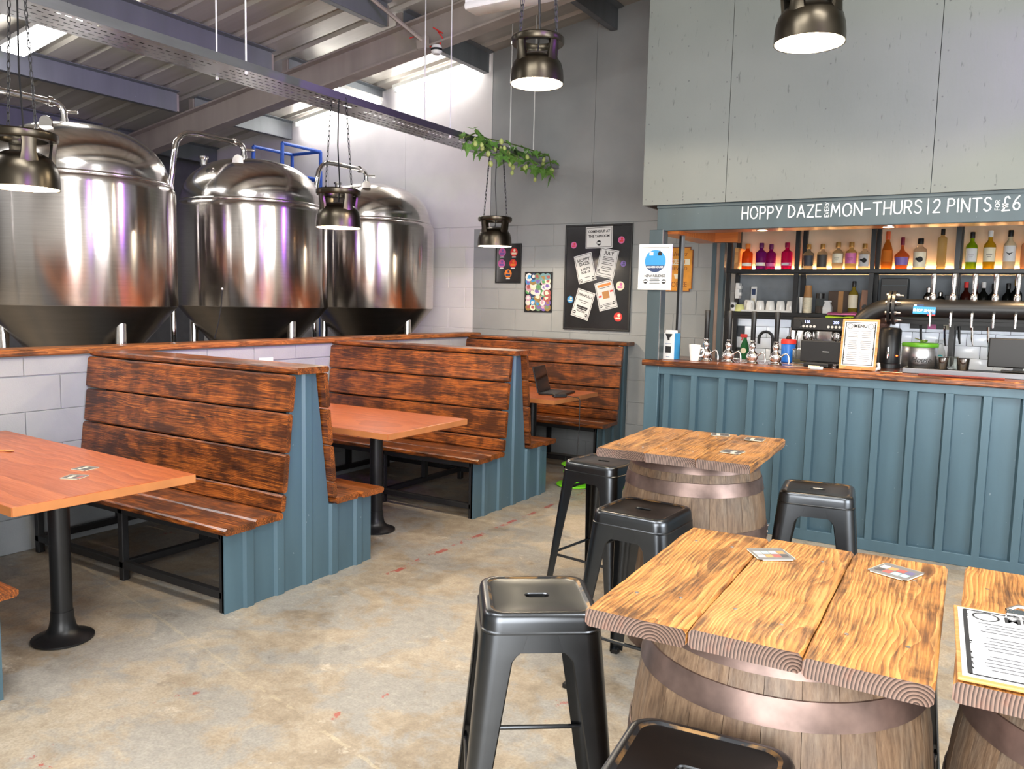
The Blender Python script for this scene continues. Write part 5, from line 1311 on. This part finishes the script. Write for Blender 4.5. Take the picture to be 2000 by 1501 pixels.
for x, y, lb in ((-.40, 6.53, 'steel measuring cup beside the green lidded tin'), (-.27, 6.53, 'steel measuring cup in front of the black monitor')):
    t = thing('steel_cup', lb, 'cup', (x, y, 1.186)); G().lathe([(.032, 0), (.036, .004), (.043, .085), (.040, .085), (.034, .01), (0, .006)], 24).obj('cup', M['polished'], t, smooth=40); G().lathe([(.0425, .082), (.045, .085), (.0425, .088)], 24).obj('rim', M['chrome'], t)
t = thing('spirit_tumbler', 'clear tumbler between the two steel cups', 'glass', (-.335, 6.58, 1.186)); G().lathe([(.028, 0), (.03, .004), (.034, .09), (.032, .09), (.027, .008), (0, .006)], 20).obj('tumbler', clear, t, smooth=40); G().lathe([(.0335, .088), (.0345, .09), (.0325, .092)], 20).obj('rim', clear, t)
t = thing('pos_monitor', 'black monitor seen from behind at the right picture edge', 'monitor', (.06, 6.60, 1.186))
G().bbox(-.185, .185, -.02, .015, .03, .235, .008).obj('case', M['black'], t); G().bbox(-.10, .10, -.06, .07, 0, .012, .004).obj('foot', M['black'], t); G().box(-.03, .03, -.01, .02, .01, .06).obj('neck', M['black'], t); G().box(-.19, -.186, -.015, .01, .10, .2).obj('card_slot', M['blue_dark'], t)
t = thing('drip_rail', 'long grey metal drip rail along the back of the worktop', 'drip rail', (0, 6.02, CZ))
G().bbox(-.585, 1.5, -.09, .09, .012, .022, .003).obj('plate', M['drip'], t); G().bbox(-.59, 1.5, -.10, -.088, 0, .034, .003).obj('front_lip', M['drip'], t); G().bbox(-.595, -.583, -.10, .10, 0, .034, .003).obj('end_lip', M['drip'], t)
g = G()
for k in range(40): g.box(-.56+k*.05, -.53+k*.05, -.07, .07, .0222, .0226)
o = g.obj('slots', M['black'], t); o['kind'] = 'stuff'
t = thing('bar_towel', 'red patterned bar runner in front of the drip rail', 'bar towel', (-.25, 5.85, CZ)); G().bbox(-.24, .24, -.055, .05, 0, .005, .002).obj('towel', flat('bar_runner', (128, 52, 48), .9, 0, .4, 30), t); G().box(-.24, .24, -.056, -.050, .005, .0056).obj('stripe', M['ink'], t)
t = thing('knife_rack', 'black magnetic rack with hanging utensils under the shelf', 'rack', (-.35, 7.31, 1.452)); G().box(-.35, .45, -.02, .02, 0, .067).obj('rail', M['black'], t)
for k, (x, l, m) in enumerate(((-.27, .12, 'black'), (-.10, .13, 'chrome'), (.0, .11, 'black'), (.09, .12, 'chrome'), (.2, .13, 'chrome'))):
    u = G().tube([(x, -.03, .03), (x+.006, -.03, -l*.5), (x+.015, -.03, -l)], [.010, .010, .006], 8).obj('utensil', M[m], t, smooth=40)
for x, c in ((-.19, 'pink'), (-.08, 'cream')): G().box(x-.03, x+.03, -.022, -.02, .0, .04).obj('note', M[c], t)

# ------------------------------------------------------------------ pictures and posters
def frame(name, label, cat, x, y, z, w, h, border, depth, fm, back, group=None):
    t = thing(name, label, cat, (x, y, z), 0, group)
    b = border
    G().box(-w/2+b*.5, w/2-b*.5, -depth*.5, 0, -h/2+b*.5, h/2-b*.5).obj('backing', back, t)
    g = G()
    for a in ((-w/2, w/2, h/2-b, h/2), (-w/2, w/2, -h/2, -h/2+b), (-w/2, -w/2+b, -h/2+b, h/2-b), (w/2-b, w/2, -h/2+b, h/2-b)): g.bbox(a[0], a[1], -depth, 0, a[2], a[3], min(.003, b*.2))
    g.obj('frame', fm, t); return t
gloss = flat('black_poster_gloss', (40, 40, 42), .14)
t = frame('notice_board', 'large black framed board with five white notices on the grey wall', 'notice board', -3.629, YE-.002, 1.857, .748, 1.072, .018, .022, M['black'], gloss)
W_, H_ = .748, 1.072
def paper(u, v, w, h, rot, k, lines, heads):
    cx, cz = (u-.5)*W_, (.5-v)*H_; y = -.0125-.0012*k
    p = bpy.data.objects.new('notice', None); p = G().box(-w/2, w/2, -.0005, 0, -h/2, h/2).obj('notice', M['paper'], t, loc=(cx, y, cz), rot=(0, -math.radians(rot), 0))
    g = G(); b = .004; yy = -.0009
    for c in ((0, h/2-.011, w-.018, b), (0, -h/2+.011, w-.018, b), (-w/2+.010, 0, b, h-.02), (w/2-.010, 0, b, h-.02)): g.rect(*c, yy)
    g.obj('border', M['ink'], p)
    for s, size, z, m in heads: text(s, size, m, p, 0, z, yy, bold=.0012)
    if lines:
        g = G(); rr = random.Random(k)
        for z, ww in lines: g.rect(rr.uniform(-.006, .006), z, ww, .0055, yy)
        o = g.obj('text_lines', M['ink'], p); o['kind'] = 'stuff'
    return p
def roundel(p, x, z, r): 
    G().disc(x, z, r, -.0010).obj('roundel', M['ink'], p); G().rect(x, z, r*1.5, r*.6, -.0013).obj('roundel_band', M['paper'], p)
p = paper(.51, .122, .30, .215, 1, 0, None, (('COMING UP AT', .034, .06, M['ink']), ('THE TAPROOM', .034, .012, M['ink']))); roundel(p, 0, -.055, .026)
p = paper(.645, .365, .205, .29, -11, 1, [(.06, .10), (.045, .12), (.03, .13), (.005, .10), (-.012, .12), (-.04, .10), (-.055, .12), (-.08, .09), (-.11, .14)], (('JULY', .05, .10, M['ink']),)); roundel(p, -.075, -.085, .013)
p = paper(.316, .41, .205, .29, 14, 2, [(-.095, .06)], (('HOPPY', .045, .085, M['ink']), ('DAZE', .045, .045, M['ink']), ('2 PINTS', .032, -.01, M['ink']), ('FOR £6', .032, -.043, M['ink']))); roundel(p, -.07, -.115, .016); roundel(p, .07, -.115, .016)
p = paper(.30, .755, .205, .29, -16, 3, [(.035, .12), (.015, .06), (-.068, .11), (-.08, .09)], (('ESKAFULL3', .034, .09, M['ink']),)); roundel(p, -.07, -.10, .016); roundel(p, .07, -.10, .016)
G().rect(0, -.03, .13, .02, -.001).rect(0.005, -.05, .11, .014, -.001).obj('bold_lines', M['ink'], p)
p = paper(.645, .665, .205, .29, 14, 4, [(.08, .12), (-.085, .10), (-.10, .13), (-.118, .06)], ()); G().rect(0, .105, .15, .026, -.001).obj('heading_block', M['orange'], p); G().rect(0, .005, .075, .075, -.001).obj('food_picture', flat('food_brown', (176, 124, 70), .6), p); [G().rect(x_, z_, .035, .018, -.001).obj('price_tag', M['red'], p) for x_, z_ in ((-.065, 0), (.068, .03))]; roundel(p, -.075, -.10, .014); roundel(p, .07, -.09, .014)
for u, v, r, m, m2 in ((.13, .19, .034, 'pink', 'red'), (.84, .15, .036, 'pink', 'red'), (.88, .37, .03, 'purple_p', 'navy'), (.845, .575, .046, 'cream', 'pink'), (.10, .71, .036, 'blue_p', 'cream'), (.83, .865, .046, 'red', 'cream')):
    o = G().disc((u-.5)*W_, (.5-v)*H_, r, -.0125).obj('badge_sticker', M[m], t); G().rect((u-.5)*W_, (.5-v)*H_-.3*r, r*1.2, r*.4, -.0128).disc((u-.5)*W_+.2*r, (.5-v)*H_+.35*r, r*.35, -.0128).obj('badge_print', M[m2], o)
t = frame('framed_print', 'small black framed print with five round badges behind the far pendant', 'picture', -4.701, YE-.002, 2.007, .326, .426, .010, .018, M['black'], gloss, 'small framed prints')
for x, z, m, m2 in ((-.08, .12, 'pink', 'purple_p'), (.07, .12, 'red', 'cream'), (-.085, .0, 'pink', 'purple_p'), (.06, .0, 'red', 'orange'), (.0, -.11, 'orange', 'navy')):
    o = G().disc(x, z, .046, -.0095).obj('badge', M[m], t); G().rect(x, z-.015, .06, .022, -.0098).disc(x+.005, z+.02, .014, -.0098).obj('badge_print', M[m2], o); G().rect(x, z-.052, .05, .012, -.0098).obj('caption', M['paper'], o)
t = frame('framed_print', 'small black framed collage of overlapping colourful badges', 'picture', -4.316, YE-.002, 1.702, .333, .424, .010, .018, M['black'], gloss, 'small framed prints')
rr = random.Random(21); cols = ['cream', 'mt', 'green_p', 'blue_p', 'mr', 'purple_p', 'mp', 'mo', 'paper', 'navy', 'paper', 'mg']; M['mt'] = flat('muted_teal', (110, 150, 158), .5); M['mr'] = flat('muted_red', (160, 84, 84), .5); M['mp'] = flat('muted_pink', (196, 160, 178), .5); M['mo'] = flat('muted_ochre', (150, 120, 70), .5); M['mg'] = flat('muted_green', (110, 140, 110), .5); pts_ = []
for j in range(7):
    for i in range(5):
        r = rr.uniform(.032, .046); x = max(-.155+r, min(.155-r, -.13+i*.065+rr.uniform(-.012, .012))); z = max(-.2+r, min(.2-r, -.17+j*.057+rr.uniform(-.012, .012)))
        y = -.0095-.0004*(i+j*5) ; k = rr.randrange(12)
        o = G().disc(x, z, r, y).obj('badge', M[cols[k]], t); G().disc(x+rr.uniform(-.01, .01), z+rr.uniform(-.01, .01), r*.5, y-.0002).rect(x, z, r*1.2, r*.3, y-.00025, rr.uniform(-1, 1)).obj('badge_print', M[cols[(k+rr.randrange(1, 11)) % 12]], o)
t = frame('white_frame', 'white framed new release poster fixed to the bar post', 'picture', -2.285, 5.738, 1.875, .258, .336, .022, .022, M['white_pl'], M['paper'])
G().disc(0, .045, .082, -.0125, 36).obj('blue_roundel', M['blue_p'], t)
G().add([(.082*math.cos(a), -.0128, .045+.082*math.sin(a)) for a in [PI*1.13+i*(PI*.74)/14 for i in range(15)]], [tuple(range(15))]).obj('roundel_base', M['navy'], t)
text('GLASSHOUSE', .021, M['paper'], t, 0, .0, -.0131, bold=.0005)
G().rect(-.032, .10, .03, .026, -.013).obj('emblem', M['paper'], t); G().add([(.035, -.013, .122), (.018, -.013, .102), (.022, -.013, .085), (.048, -.013, .085), (.052, -.013, .102)], [(0, 1, 2, 3, 4)]).obj('emblem', M['ink'], t)
text('NEW RELEASE', .026, M['ink'], t, 0, -.065, -.0128, bold=.0006)
g = G()
for k in range(4): g.rect(0, -.088-k*.010, .07+.01*(k % 2), .004, -.0128)
o = g.obj('text_lines', M['ink'], t); o['kind'] = 'stuff'
for s in (-1, 1): o = G().disc(s*.072, -.105, .017, -.0128).obj('roundel', M['ink'], t); G().rect(s*.072, -.105, .026, .010, -.0131).obj('roundel_band', M['paper'], o)
t = thing('coffee_sign', 'rusty amber metal coffee sign on the block wall behind the bar end', 'sign', (-2.775, YE-.012, 1.94))
bm = bmesh.new(); bmesh.ops.create_cube(bm, size=1)
for v in bm.verts: v.co = Vector((v.co.x*.30, v.co.y*.008, v.co.z*.425))
bmesh.ops.bevel(bm, geom=[e for e in bm.edges if abs(e.verts[0].co.y-e.verts[1].co.y) > .005], offset=.025, segments=4, affect='EDGES')
G().bm(bm).obj('edge', M['rust'], t)
bm = bmesh.new(); bmesh.ops.create_cube(bm, size=1)
for v in bm.verts: v.co = Vector((v.co.x*.282, -.0045+v.co.y*.002, v.co.z*.407))
bmesh.ops.bevel(bm, geom=[e for e in bm.edges if abs(e.verts[0].co.y-e.verts[1].co.y) > .001], offset=.022, segments=4, affect='EDGES')
G().bm(bm).obj('face', M['sign_or'], t)
text('Always', .062, M['rust'], t, 0, .145, -.0062, shear=.35); G().rect(0, .07, .24, .055, -.006).obj('banner', M['cream'], t); text('FRESH', .055, M['sign_or'], t, 0, .07, -.0066, bold=.001)
text('BREWED', .05, M['rust'], t, 0, .005, -.0062); text('COFFEE', .068, M['rust'], t, 0, -.145, -.0062, sx=.85)
G().prism([(-.035, -.045), (.035, -.045), (.022, -.09), (-.022, -.09)], -.0068, -.0062).obj('cup_print', M['cream'], t)
